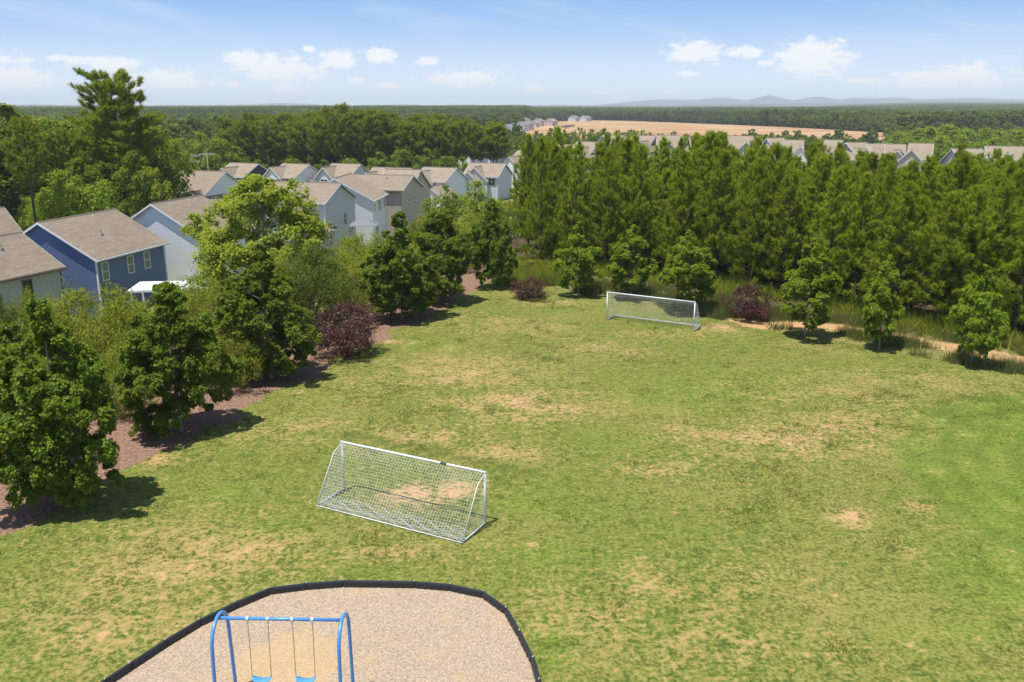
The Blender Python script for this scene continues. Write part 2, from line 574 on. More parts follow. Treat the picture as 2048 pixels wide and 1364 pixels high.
# a darker stripe of richer grass running past the near goal
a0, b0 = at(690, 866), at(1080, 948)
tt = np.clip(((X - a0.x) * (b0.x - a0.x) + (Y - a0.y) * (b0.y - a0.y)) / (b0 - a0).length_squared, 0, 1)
cm = at(2470, 985)
rm = (at(1850, 985) - cm).length
dm = np.hypot(X - cm.x, Y - cm.y)
mown = (1 - sst(rm - 0.5, rm + 0.5, dm + wob * 0.15)) * (X < cm.x) * (Y < 48)
mow = 0.5 + 0.5 * np.sin(dm / 1.5 * 2 * np.pi)
lush = np.maximum(lush, 0.8 * mown)
mow = mow * mown
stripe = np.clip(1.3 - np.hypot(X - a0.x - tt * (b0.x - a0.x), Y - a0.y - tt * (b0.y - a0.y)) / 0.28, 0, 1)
mulch = sst(-0.2, 0.9, DL + wob * 0.8) * (1 - sst(80, 90, Y)) * (1 - sst(9, 14, DL))
PATH = [at(1475, 642), at(1530, 650), at(1640, 652), at(1760, 668), at(1880, 690), at(2000, 712), at(2100, 735), at(2300, 790)]
pathd = np.full_like(X, 1e9)
for a, b in zip(PATH[:-1], PATH[1:]):
    tt = np.clip(((X - a.x) * (b.x - a.x) + (Y - a.y) * (b.y - a.y)) / (b - a).length_squared, 0, 1)
    pathd = np.minimum(pathd, np.hypot(X - a.x - tt * (b.x - a.x), Y - a.y - tt * (b.y - a.y)))
path = np.clip(1.9 - (pathd + wob * 0.35) / 0.9, 0, 1)
# rough ground under and behind the far tree row
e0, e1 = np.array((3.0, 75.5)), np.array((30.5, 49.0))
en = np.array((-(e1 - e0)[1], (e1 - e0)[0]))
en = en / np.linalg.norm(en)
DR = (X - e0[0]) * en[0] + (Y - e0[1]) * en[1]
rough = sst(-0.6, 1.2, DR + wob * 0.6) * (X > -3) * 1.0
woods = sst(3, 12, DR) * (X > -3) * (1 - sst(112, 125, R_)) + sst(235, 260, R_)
woods = np.clip(woods, 0, 1)
gm = np_mesh('ground', np.stack([X, Y, Z], -1).reshape(-1, 3), F, None, True)
for nm, arr in dict(dirt=dirt, lush=lush, mow=mow, stripe=stripe, mulch=mulch, path=path, rough=rough, woods=woods).items():
    a = gm.attributes.new(nm, 'FLOAT', 'POINT')
    a.data.foreach_set('value', arr.astype(np.float32).ravel())

m, t = mat('turf')
geo = t.node('ShaderNodeNewGeometry')
P = geo.outputs['Position']
nf = t.noise(P, 7.0, 4, 0.7)
nm_ = t.noise(P, 2.3, 5, 0.68, 0.4)
nb = t.noise(P, 0.55, 4, 0.6)
nl = t.noise(P, 0.13, 3, 0.55)
clump = t.math('ADD', t.math('MULTIPLY', nf, 0.40), t.math('ADD', t.math('MULTIPLY', nm_, 0.46), t.math('MULTIPLY', nb, 0.14)))
green = t.mix(t.step(nm_, 0.34, 0.66), (0.066, 0.110, 0.014), (0.168, 0.196, 0.038))
green = t.mix(t.step(nf, 0.36, 0.66), t.mix(0.45, green, (0.040, 0.066, 0.010)), t.mix(0.38, green, (0.30, 0.265, 0.078)))
straw = t.mix(nf, (0.215, 0.165, 0.058), (0.40, 0.29, 0.115))
fieldc = t.mix(t.step(t.math('ADD', nl, t.math('MULTIPLY', t.math('SUBTRACT', nf, 0.5), 0.7)), 0.46, 0.78), green, t.mix(0.5, green, straw))
lushc = t.mix(t.step(t.math('ADD', t.math('MULTIPLY', nf, 0.6), t.math('MULTIPLY', nb, 0.4)), 0.36, 0.64), (0.062, 0.110, 0.012), (0.185, 0.235, 0.036))
lf = t.math('MULTIPLY', t.attr('lush'), t.step(t.math('ADD', nb, t.math('MULTIPLY', t.attr('lush'), 0.35)), 0.42, 0.75))
fieldc = t.mix(t.math('MULTIPLY', lf, 0.9), fieldc, lushc)
da = t.attr('dirt')
soil = t.mix(nf, (0.34, 0.20, 0.098), (0.52, 0.34, 0.185))
nfine = t.noise(P, 4.6, 5, 0.72)
dcl = t.math('ADD', t.math('MULTIPLY', nfine, 0.62), t.math('ADD', t.math('MULTIPLY', nm_, 0.24), t.math('MULTIPLY', nb, 0.14)))
dsum = t.math('ADD', dcl, t.math('MULTIPLY', da, t.math('ADD', 0.215, t.math('MULTIPLY', t.math('SUBTRACT', nb, 0.5), 0.55))))
strawf = t.step(dsum, 0.545, 0.63)
fieldc = t.mix(t.math('MULTIPLY', strawf, 0.8), fieldc, straw)
soilf = t.step(dsum, 0.64, 0.73)
fieldc = t.mix(t.math('MULTIPLY', soilf, 0.92), fieldc, soil)
fieldc = t.mix(t.math('MULTIPLY', t.attr('mow'), 0.35), fieldc, (0.060, 0.110, 0.014))
darkg = t.mix(nf, (0.042, 0.064, 0.010), (0.085, 0.115, 0.020))
dg = t.math('MULTIPLY', t.step(t.math('SUBTRACT', 1.0, clump), 0.515, 0.575), t.math('ADD', 0.55, t.math('MULTIPLY', da, 0.7)))
fieldc = t.mix(t.math('MINIMUM', dg, 0.9), fieldc, darkg)
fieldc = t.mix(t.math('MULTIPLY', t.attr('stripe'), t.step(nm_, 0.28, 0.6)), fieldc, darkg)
mulchc = t.mix(t.step(nf, 0.3, 0.72), (0.10, 0.058, 0.042), (0.33, 0.205, 0.145))
fieldc = t.mix(t.step(t.math('ADD', t.attr('mulch'), t.math('MULTIPLY', t.math('SUBTRACT', nm_, 0.5), 0.8)), 0.40, 0.62), fieldc, mulchc)
roughc = t.mix(t.step(nm_, 0.35, 0.65), (0.10, 0.115, 0.03), (0.24, 0.20, 0.08))
fieldc = t.mix(t.math('MULTIPLY', t.attr('rough'), 0.85), fieldc, roughc)
sand = t.mix(nf, (0.32, 0.190, 0.082), (0.50, 0.325, 0.165))
fieldc = t.mix(t.step(t.math('ADD', t.attr('path'), t.math('ADD', t.math('MULTIPLY', t.math('SUBTRACT', nm_, 0.5), 2.2), t.math('MULTIPLY', t.math('SUBTRACT', nb, 0.5), 2.0))), 0.40, 0.85), fieldc, sand)
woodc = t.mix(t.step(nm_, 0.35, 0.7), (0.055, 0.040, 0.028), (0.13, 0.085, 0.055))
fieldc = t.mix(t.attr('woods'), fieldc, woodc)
bp = t.node('ShaderNodeBump', {'Strength': 0.55, 'Distance': 0.06, 'Height': clump})
b = t.node('ShaderNodeBsdfPrincipled', {'Base Color': fieldc, 'Roughness': 0.95, 'Normal': bp.outputs[0], 'Specular IOR Level': 0.08})
t.node('ShaderNodeOutputMaterial', {0: b.outputs[0]})
gm.materials.append(m)
ground = obj('ground', gm, kind='structure')

# ------------------------------------------------------------------ foliage builders
def unit(v):
    return v / (np.linalg.norm(v, axis=-1, keepdims=True) + 1e-9)


def leaf_quads(c, n, ln, wd, rng, fold=0.18):
    N = len(c)
    r = unit(rng.normal(size=(N, 3)))
    t1 = unit(np.cross(n, r))
    t2 = np.cross(n, t1)
    ln = np.broadcast_to(ln, (N,))[:, None]
    wd = np.broadcast_to(wd, (N,))[:, None]
    up = n * (wd * fold)
    V = np.stack([c - t1 * ln / 2, c + t2 * wd / 2 + up, c + t1 * ln / 2, c - t2 * wd / 2 + up], 1).reshape(-1, 3)
    return V, np.arange(4 * N).reshape(N, 4)


def crown_leaves(rng, R, z0, z1, n_clump, per, lsize, prof, clump_r=0.24, flat=0.75, inner=0.3, up=0.5, wide=0.62, lopside=0.12, sub=0, subr=0.36):
    """leaf clumps through an egg-shaped crown; prof(t) gives relative radius"""
    ts = np.linspace(0.02, 0.99, 60)
    wgt = np.array([prof(q) for q in ts]) + 0.12
    ts_pick = rng.choice(ts, n_clump, p=wgt / wgt.sum()) + rng.normal(0, 0.012, n_clump)
    ang = rng.uniform(0, 2 * np.pi, n_clump)
    lop = 1 + lopside * np.sin(ang * 2 + rng.uniform(0, 6)) + lopside * np.sin(ang * 3 + ts_pick * 7 + rng.uniform(0, 6)) + rng.normal(0, 0.06, n_clump)
    pr = np.array([prof(min(max(q, 0.0), 1.0)) for q in ts_pick])
    isin = rng.uniform(size=n_clump) < inner
    rho = pr * R * np.where(isin, rng.uniform(0.1, 0.6, n_clump), rng.uniform(0.66, 0.98, n_clump)) * lop
    cz = z0 + ts_pick * (z1 - z0)
    C = np.stack([np.cos(ang) * rho, np.sin(ang) * rho, cz], -1)
    cr = R * clump_r * rng.uniform(0.65, 1.35, n_clump) * (0.55 + 0.5 * pr)
    if sub:
        big = np.repeat(np.arange(n_clump), sub)
        o2 = np.stack([np.cos(ang), np.sin(ang), np.zeros(n_clump)], -1)[big]
        d2 = unit(unit(rng.normal(size=(len(big), 3))) + o2 * 0.55 + np.array([0, 0, 0.35]))
        C2 = C[big] + d2 * (cr[big] * rng.uniform(0.6, 1.1, len(big)))[:, None] * np.array([1, 1, flat])
        cr = cr[big] * subr * rng.uniform(0.7, 1.3, len(big))
        ang = ang[big]
        C = np.concatenate([C2, C])[:len(C2)]
        n_clump = len(C)
    k = np.repeat(np.arange(n_clump), per)
    d = rng.normal(size=(len(k), 3))
    out = np.stack([np.cos(ang), np.sin(ang), np.zeros(n_clump)], -1)[k]
    d = unit(unit(d) + out * 0.25 + np.array([0, 0, 0.28]))
    rad = cr[k] * rng.uniform(0.25, 1.25, len(k))
    pos_ = C[k] + d * rad[:, None] * np.array([1, 1, flat])
    nrm = unit(d * 0.7 + np.array([0, 0, up]) + rng.normal(size=(len(k), 3)) * 0.42)
    s = lsize * rng.uniform(0.65, 1.3, len(k))
    return leaf_quads(pos_, nrm, s, s * wide, rng), C


def limb_trunk(rng, H, r0, clear, targets, top=0.82, n=7, lean=0.02):
    mb = MB()
    ax = lambda z: Vector((math.sin(z * 0.5) * lean * H * 0.2, math.cos(z * 0.37) * lean * H * 0.2, z))
    zs = [0, 0.06 * H, 0.2 * H, 0.4 * H, 0.6 * H, 0.8 * H, top * H]
    mb.tube([ax(z) - (Vector((0, 0, 0.25)) if z == 0 else Vector()) for z in zs],
            [r0 * q for q in (1.35, 1.05, 0.9, 0.66, 0.40, 0.18, 0.04)], n)
    for p in targets:
        p = Vector(p)
        rr = math.hypot(p.x, p.y)
        zb = max(clear * H, min(p.z - rr * rng.uniform(0.45, 0.9), 0.85 * H))
        b = ax(zb)
        mid = b.lerp(p, 0.5) + Vector((0, 0, -0.08 * rr))
        q = 1 - zb / H
        mb.tube([b, mid, p], [r0 * 0.42 * q + 0.012, r0 * 0.25 * q + 0.01, 0.008], 5, caps=False)
    return mb


def make_tree(name, crown, trunk, m_leaf, m_bark, cat):
    root = empty(name)
    V, Fq = crown
    obj('crown', np_mesh('crown', V, Fq, m_leaf), root)
    obj('trunk', trunk.mesh('trunk', m_bark, True), root)
    root['category'] = cat
    return root


def egg(peak=0.33, pw=0.85, base=0.35):
    def f(t):
        if t < peak:
            return base + (1 - base) * math.sin(t / peak * math.pi / 2)
        return max(0.0, math.cos((t - peak) / (1 - peak) * math.pi / 2)) ** pw
    return f


def maple(seed, mleaf, R=0.32, clear=0.12, ncl=125, per=64, ls=0.020, lo=0.07):
    """unit-height ornamental maple: made 10 m tall, scaled on placing"""
    rng = np.random.default_rng(seed)
    H = 10.0
    q, C = crown_leaves(rng, R * H, lo * H, 0.97 * H, ncl, per, ls * H, egg(0.30, 1.12, 0.55), 0.215, 0.8, 0.22, 1.0, 0.7, 0.20, 10, 0.40)
    tr = limb_trunk(rng, H, 0.135, clear, C[rng.choice(len(C), 34, False)])
    return make_tree('maple_tree', q, tr, mleaf, M_GBARK, 'tree')


def needle_tris(p, d, L, wdt, k, rng, spread=0.62):
    N = len(p)
    P = np.repeat(p, k, 0)
    D = unit(np.repeat(d, k, 0) + rng.normal(size=(N * k, 3)) * spread)
    ln = L * rng.uniform(0.7, 1.25, N * k)[:, None]
    s = unit(np.cross(D, rng.normal(size=(N * k, 3)))) * wdt / 2
    b = P + rng.normal(size=(N * k, 3)) * L * 0.12
    V = np.stack([b - s, b + s, b + D * ln], 1).reshape(-1, 3)
    return V, np.arange(3 * N * k).reshape(-1, 3)


def pine(seed, H=12.0, R=2.1, lo=0.2, nbr=120, dens=1.0, nl=0.33, nw=0.055, k=13, m_leaf=None, shape='cone', name='pine_tree', trunk_r=0.13, plate=0.0, topw=0.38):
    rng = np.random.default_rng(seed)
    pts, dirs = [], []
    mb = MB()
    sw = rng.uniform(-0.03, 0.03, 2) * H
    ax = lambda z: np.array([sw[0] * math.sin(z / H * 3), sw[1] * math.sin(z / H * 2.4), z])
    zs = np.linspace(0, H * 0.985, 9)
    mb.tube([Vector(ax(z)) - (Vector((0, 0, 0.4)) if z == 0 else Vector()) for z in zs], [trunk_r * (1.25 if i == 0 else 1 - 0.93 * (z / H)) for i, z in enumerate(zs)], 7)
    for i in range(nbr):
        t = (i + rng.uniform(0, 1)) / nbr
        z = H * (lo + (0.975 - lo) * t)
        if shape == 'cone':
            pr = (1 - t) ** 0.74 * min(1.0, 0.70 + 1.2 * t) + 0.045
        else:
            pr = min(1.0, 0.35 + 1.6 * t) * (max(0.0, 1 - t)) ** topw + 0.08
        l = R * pr * rng.choice([0.55, 0.8, 1.0, 1.12, 1.3]) * rng.uniform(0.85, 1.1)
        a = i * 2.399 + rng.uniform(-0.5, 0.5)
        o = np.array([math.cos(a), math.sin(a), 0])
        side = np.array([-o[1], o[0], 0])
        rise = rng.uniform(0.05, 0.32) + 0.35 * t
        curve = rng.uniform(0.12, 0.35) * (1 - plate)
        b = ax(z)
        f = lambda s: b + o * l * s + np.array([0, 0, l * (rise * s + curve * s * s) - (1 - t) * 0.10 * l * s])
        mb.tube([Vector(f(0)), Vector(f(0.5)), Vector(f(1.0))], [trunk_r * 0.26 * (1 - t) + 0.018, trunk_r * 0.16 * (1 - t) + 0.012, 0.008], 4, caps=False)
        nt = max(2, int(dens * l / 0.50))
        for j in range(nt):
            s = 1.02 - rng.uniform(0, 0.70) ** 1.3
            off = side * rng.normal(0, 0.21) * l * (1.2 - s * 0.75) + np.array([0, 0, rng.normal(0.0, 0.08 * (1 - 0.6 * plate)) * l ** 0.6])
            p = f(s) + off
            up_ = unit(o * 0.45 + np.array([0, 0, 1.0 + 0.4 * t - 0.75 * plate]) + off * 0.5)
            for q in range(4):                     # needles stand in upright brushes along each shoot
                pts.append(p + up_ * nl * (q * 0.42 - 0.4))
                dirs.append(up_)
    for q in range(7):
        pts.append(ax(H * (0.955 + 0.007 * q)))
        dirs.append(np.array([0, 0, 1.0]))
    V, Fq = needle_tris(np.array(pts), np.array(dirs), nl, nw, k, rng)
    return make_tree(name, (V, Fq), mb, m_leaf or M_PINE, M_PBARK, 'pine tree')


def shrub(seed, R, H, mleaf, ncl=90, per=90, ls=0.11, name='shrub', shoots=60, flat=0.9, base=0.8):
    rng = np.random.default_rng(seed)
    pr = lambda t: (base + (1 - base) * min(1, t / 0.4)) * max(0.0, 1 - max(0.0, (t - 0.35) / 0.65) ** 2.2) ** 0.5
    (V, Fq), C = crown_leaves(rng, R, 0.05 * H, 0.93 * H, ncl, per, ls, pr, 0.20, flat, 0.22, 0.35, 0.5, 0.16)
    # loose upright shoots breaking the outline
    k = rng.choice(len(C), shoots)
    seg = 16
    top = C[k] + np.array([0, 0, 1.0]) * (0.16 * R + 0.12 * R * rng.uniform(0, 1, (shoots, 1))) + rng.normal(size=(shoots, 3)) * 0.10 * R
    s = rng.uniform(0, 1, (shoots, seg, 1))
    pp = (C[k][:, None] * (1 - s) + top[:, None] * s).reshape(-1, 3) + rng.normal(size=(shoots * seg, 3)) * 0.03 * R
    V2, F2 = leaf_quads(pp, unit(rng.normal(size=pp.shape) + np.array([0, 0, 0.4])), ls * 0.9, ls * 0.45, rng)
    q = (np.concatenate([V, V2]), np.concatenate([Fq, F2 + len(V)]))
    mb = MB()
    for p in C[rng.choice(len(C), 14, False)]:
        b = Vector((rng.normal(0, 0.08 * R), rng.normal(0, 0.08 * R), -0.15))
        mb.tube([b, b.lerp(Vector(p), 0.5) + Vector((0, 0, 0.1 * H)), Vector(p)], [0.04, 0.028, 0.01], 5, caps=False)
    root = empty(name)
    obj('foliage', np_mesh('foliage', *q, mleaf), root)
    obj('stem', mb.mesh('stem', M_BARK, True), root)
    root['category'] = 'shrub'
    return root


def broadleaf(seed, mleaf, R=0.30, lo=0.22, ncl=120, per=48, ls=0.035, peak=0.5, name='broadleaf_tree', inner=0.3, cr=0.27, bark=None, limbs=26, base=0.45, tr=0.17, sub=0, subr=0.38):
    rng = np.random.default_rng(seed)
    H = 10.0
    q, C = crown_leaves(rng, R * H, lo * H, 0.97 * H, ncl, per, ls * H, egg(peak, 0.62, base), cr, 0.75, inner, 0.85, 0.65, 0.20, sub, subr)
    return make_tree(name, q, limb_trunk(rng, H, tr, max(0.1, lo - 0.05), C[rng.choice(len(C), limbs, False)]), mleaf, bark or M_BARK, 'tree')


class Kind:
    """a set of prototypes; the first placings move the prototypes themselves, later ones copy"""

    def __init__(self, protos):
        self.p, self.used, self.i = protos, set(), 0

    def put(self, x, y, rz, sx, sz, label, group=None, which=None, z=None, name=None):
        k = self.i % len(self.p) if which is None else which
        self.i += 1
        loc = (x, y, hgt(x, y) if z is None else z)
        r = self.p[k]
        if k not in self.used:
            self.used.add(k)
            r.location, r.rotation_euler, r.scale = loc, (0, 0, rz), (sx, sx, sz)
            r['label'] = label
            if group:
                r['group'] = group
        else:
            r = dup(r, loc, rz, (sx, sx, sz), label, group)
            if not group and 'group' in r:
                del r['group']
        return r


# ------------------------------------------------------------------ houses
def frame_on(face, W, L, off):
    """matrix of a wall face: local x to the right along the wall, y up, z outwards"""
    if face == '+y':
        return Matrix(((-1, 0, 0, off), (0, 0, 1, W / 2), (0, 1, 0, 0), (0, 0, 0, 1)))
    if face == '-y':
        return Matrix(((1, 0, 0, off), (0, 0, -1, -W / 2), (0, 1, 0, 0), (0, 0, 0, 1)))
    if face == '+x':
        return Matrix(((0, 0, 1, L / 2), (1, 0, 0, off), (0, 1, 0, 0), (0, 0, 0, 1)))
    return Matrix(((0, 0, -1, -L / 2), (-1, 0, 0, off), (0, 1, 0, 0), (0, 0, 0, 1)))


def window(parent, Mx, cz, ww, hh, shutters=False, blind=True, frame=True):
    f = MB()
    a, b_ = ww / 2, hh / 2
    tk = 0.085
    f.box(-a - tk, a + tk, cz + b_, cz + b_ + tk, -0.02, 0.07, Mx)
    f.box(-a - tk, a + tk, cz - b_ - tk, cz - b_, -0.02, 0.07, Mx)
    f.box(-a - tk, -a, cz - b_, cz + b_, -0.02, 0.07, Mx)
    f.box(a, a + tk, cz - b_, cz + b_, -0.02, 0.07, Mx)
    f.box(-a, a, cz - 0.035, cz + 0.035, 0.012, 0.06, Mx)
    if ww > 1.3:
        f.box(-0.05, 0.05, cz - b_, cz + b_, 0.010, 0.065, Mx)
    wd = f.build('window', M_TRIM if frame else M_GUTTER, parent)
    p = MB()
    p.box(-a, a, cz - b_, cz + b_, -0.01, 0.022, Mx)
    p.build('pane', M_GLASSB if blind else M_GLASS, wd)
    if shutters:
        for q in (-1, 1):
            s = MB()
            s.box(min(q * (a + tk + 0.03), q * (a + tk + 0.42)), max(q * (a + tk + 0.03), q * (a + tk + 0.42)), cz - b_ - 0.05, cz + b_ + 0.05, 0.0, 0.05, Mx)
            s.build('shutter', M_SHUTTER, wd)


def gable_block(root, L, W, he, rise, wall, roof, M=Matrix(), base=-0.6, ov=0.35, names=('wall', 'roof'), trim=M_TRIM, gutter=True, vents=(), detail=True, ridge=True):
    s = rise / (W / 2)
    mb = MB()
    V = []
    for x in (-L / 2, L / 2):
        V += [(x, -W / 2, base), (x, W / 2, base), (x, W / 2, he), (x, 0, he + rise), (x, -W / 2, he)]
    mb.add(V, [(4, 3, 2, 1, 0), (5, 6, 7, 8, 9), (0, 1, 6, 5)[::-1], (1, 2, 7, 6), (4, 0, 5, 9), (2, 3, 8, 7), (3, 4, 9, 8)], M)
    wl = mb.build(names[0], wall, root)
    rf = MB()
    ye, ze, zr = W / 2 + 0.38, he - 0.38 * s + 0.20, he + rise + 0.20
    th = 0.17
    xo = L / 2 + ov
    V = []
    for x in (-xo, xo):
        V += [(x, -ye, ze), (x, 0, zr), (x, ye, ze), (x, ye, ze - th), (x, 0, zr - th), (x, -ye, ze - th)]
    rf.add(V, [(0, 1, 4, 5), (1, 2, 3, 4), (7, 6, 11, 10), (8, 7, 10, 9), (0, 6, 7, 1), (1, 7, 8, 2), (2, 8, 9, 3), (5, 4, 10, 11), (4, 3, 9, 10), (5, 11, 6, 0)], M)
    r = rf.build(names[1], roof, root)
    if ridge and detail:
        rc = MB()
        rc.add([(-xo - .01, -0.16, zr - 0.16 * s + 0.02), (-xo - .01, 0, zr + 0.05), (-xo - .01, 0.16, zr - 0.16 * s + 0.02),
                (xo + .01, -0.16, zr - 0.16 * s + 0.02), (xo + .01, 0, zr + 0.05), (xo + .01, 0.16, zr - 0.16 * s + 0.02)],
               [(0, 3, 4, 1), (1, 4, 5, 2), (2, 1, 0), (3, 5, 4), (0, 2, 5, 3)], M)
        rc.build('ridge_cap', M_RIDGE, r)
    for vx, vy in vents:
        vp = MB()
        vz = zr - abs(vy) * s
        vp.tube([M @ Vector((vx, vy, vz - 0.15)), M @ Vector((vx, vy, vz + 0.5))], 0.055, 7)
        vp.box(vx - 0.16, vx + 0.16, vy - 0.16, vy + 0.16, vz - 0.12, vz + 0.13, M)
        vp.build('vent_pipe', M_PIPE, r)
    if detail:
        for sx in (-1, 1):
            tr = MB()
            for sy in (-1, 1):
                x0, x1 = sorted((sx * (xo + 0.004), sx * (xo + 0.034)))
                V = []
                for x in (x0, x1):
                    V += [(x, 0, zr - 0.02), (x, sy * (ye + 0.01), ze - 0.02), (x, sy * (ye + 0.01), ze - 0.24), (x, 0, zr - 0.24)]
                Fs = [(0, 1, 2, 3), (7, 6, 5, 4), (0, 4, 5, 1), (1, 5, 6, 2), (2, 6, 7, 3)]
                tr.add(V, Fs if sy < 0 else [q[::-1] for q in Fs], M)
            tr.build('rake_board', trim, root)
            for sy in (-1, 1):
                cb = MB()
                cx0, cx1 = sorted((sx * (L / 2 - 0.13), sx * (L / 2 + 0.022)))
                cy0, cy1 = sorted((sy * (W / 2 - 0.13), sy * (W / 2 + 0.022)))
                cb.box(cx0, cx1, cy0, cy1, base, he - 0.06, M)
                cb.build('corner_board', trim, root)
        if gutter:
            for sy in (-1, 1):
                g = MB()
                y0, y1 = sorted((sy * (ye + 0.012), sy * (ye + 0.13)))
                g.box(-xo, xo, y0, y1, ze - 0.20, ze - 0.05, M)
                yy = sy * (W / 2 + 0.07)
                g.box(L / 2 - 0.06, L / 2 + 0.04, yy - 0.04, yy + 0.04, base, ze - 0.2, M)
                g.build('gutter', trim if gutter is True else M_GUTTER, root)
    return wl, r


def house(name, label, e0, e1, z, W, rise, hw, wall, roof=None, wins=(), gables=(), wings=(), vents=(), group=None, ov=0.35, gutter=True, detail=True, ground_fit=None, trim=M_TRIM):
    """e0, e1: ridge ends as (photo x, distance); z: ridge height"""
    p0, p1 = atDz(*e0, z), atDz(*e1, z)
    d = Vector((p1.x - p0.x, p1.y - p0.y, 0))
    L = d.length - 2 * ov
    c = (p0 + p1) / 2
    gz = z - 0.2 - rise - hw
    root = empty(name, (c.x, c.y, gz), math.atan2(d.y, d.x), label, 'house', group)
    roof = roof or M_ROOF
    gable_block(root, L, W, hw, rise, wall, roof, base=-3.0, ov=ov, vents=vents, gutter=gutter, detail=detail, trim=trim)
    for wn in wins:
        face, off, cz, ww, hh = wn[:5]
        window(root, frame_on(face, W, L, off), cz, ww, hh, *wn[5:])
    for g in gables:
        side, off, gw, proj, ghe, grise = g[:6]
        gwall = g[6] if len(g) > 6 and g[6] else wall
        sg = 1 if side == '+y' else -1
        dep = W / 2 + proj
        Mg = Matrix.Translation((off, sg * dep / 2, 0)) @ Matrix.Rotation(sg * math.pi / 2, 4, 'Z')
        gable_block(root, dep - 0.02, gw, ghe, grise, gwall, roof, Mg, base=-3.0, ov=0.3, names=('front_gable', 'gable_roof'), trim=trim, gutter=False, detail=detail, ridge=True)
        for wn in (g[7] if len(g) > 7 else ()):
            off2, cz, ww, hh = wn[:4]
            window(root, Mg @ frame_on('+x', gw, dep - 0.02, off2), cz, ww, hh, *wn[4:])
    for wg in wings:
        ox, oy, rz, wl_, ww_, whe, wr, wwins = wg
        Mw = Matrix.Translation((ox, oy, 0)) @ Matrix.Rotation(rz, 4, 'Z')
        gable_block(root, wl_, ww_, whe, wr, wall, roof, Mw, base=-3.0, ov=0.3, names=('wing_wall', 'wing_roof'), trim=trim, detail=detail)
        for face, off, cz, a, b_ in wwins:
            window(root, Mw @ frame_on(face, ww_, wl_, off), cz, a, b_)
    return root


def rn(a, b):
    return float(RNG.uniform(a, b))


# the row of backs nearest the field
house('house', 'pale grey house at the left edge with one tall window under a broad tan roof', (-230, 65.5), (43, 77.3), 4.65, 8.3, 2.66, 5.6, S_PLAIN, M_ROOF,
      wins=[('-y', 2.3, 4.2, 0.85, 1.6, False, False, False)], vents=[(2.6, -1.5)], gutter='brown')
house('house', 'blue sided house with three white framed windows and a tan shingle roof', (74, 80.7), (231, 92.0), 5.1, 10.9, 3.18, 5.6, S_BLUE, M_ROOF,
      wins=[('-y', -4.3, 4.25, 0.85, 1.6), ('-y', -0.4, 4.25, 0.85, 1.6), ('-y', 2.3, 4.25, 0.85, 1.6)], vents=[(-1.0, -3.0)], gables=[('+y', 4.0, 6, 1.2, 5.2, 2.2)])
house('house', 'white sided house behind the blue house with a big striped gable', (300.7, 95), (403.9, 105), 5.3, 11.0, 3.3, 5.6, S_WHITE, M_ROOF,
      wins=[('-y', 1.0, 4.2, 0.85, 1.6)], vents=[(-2.6, -3.1)], gutter='brown')
# the white bump-out and lower houses beyond the light green tree
house('house', 'light blue grey two storey house with a low wing beside the light green tree', (545, 116), (682.5, 113), 6.05, 8.0, 1.95, 6.9, S_LGREY, M_ROOF,
      wins=[('+x', 1.2, 4.3, 0.8, 1.5)], wings=[(0.9, -5.2, math.pi / 2, 5.0, 8.6, 3.6, 2.9, [('-y', -1.4, 2.0, 0.8, 1.5), ('-y', 1.4, 2.2, 0.8, 1.5)])])
house('house', 'white house turned gable first with a row of windows on its shaded side', (669, 121), (703, 131), 6.05, 10.0, 2.8, 6.2, S_WHITE, M_ROOF2,
      wins=[('-y', -3.0, 4.9, 0.6, 1.1), ('-y', -0.2, 4.9, 0.6, 1.3), ('-y', 0.9, 4.9, 0.6, 1.3), ('-y', 3.6, 4.9, 0.7, 1.2)])
house('house', 'beige two storey house with a plain back wall and two low windows', (700, 139), (827, 136.2), 5.3, 8.6, 1.8, 6.6, S_BEIGE, M_ROOF,
      wins=[('-y', 1.6, 1.6, 0.8, 1.4), ('-y', 4.0, 1.6, 0.8, 1.4), ('+x', -1.5, 4.6, 0.7, 1.3), ('+x', 1.5, 4.6, 0.7, 1.3)], vents=[(1.5, -1.3)], gutter='brown')
house('house', 'narrow beige house end just right of the plain beige back wall', (770, 153), (842, 151), 5.2, 9.4, 3.2, 6.0, S_BEIGE, M_ROOF2, wins=[('+x', 0, 4.4, 0.7, 1.3)])
# back row in front of the pines
house('house', 'white house front with rows of windows at the left end of the back row', (362, 153), (452, 150), 4.95, 12.0, 3.3, 5.0, S_WHITE, M_ROOF,
      wins=[('-y', 2.6, 3.6, 1.6, 1.5, False, False), ('-y', -2.8, 3.4, 0.6, 1.2)],
      gables=[('-y', -2.6, 4.8, 3.2, 3.4, 2.0, None, [(-0.9, 2.4, 0.5, 1.2, False, False), (0, 2.4, 0.5, 1.2, False, False), (0.9, 2.4, 0.5, 1.2, False, False)]), ('-y', 3.2, 4.0, 1.6, 3.8, 1.7)])
house('house', 'pale house glimpsed through the trees left of the back row', (262, 158), (352, 154), 3.9, 10.0, 3.0, 4.4, S_BEIGE, M_ROOF,
      wins=[('-y', 2, 2.6, 0.8, 1.4)], gables=[('-y', 2.5, 4, 1.5, 3.2, 1.8)])
house('house', 'navy house with white trimmed gables in the back row', (460, 192), (517, 188), 3.95, 8.6, 2.35, 6.2, S_NAVY, M_ROOF2,
      wins=[('-y', -1.8, 4.2, 0.7, 1.3)], gables=[('-y', -0.4, 4.4, 1.6, 5.6, 2.3, None, [(0, 4.9, 1.7, 1.5, False, True)]), ('-y', 3.0, 3.4, 3.4, 2.6, 2.0)])
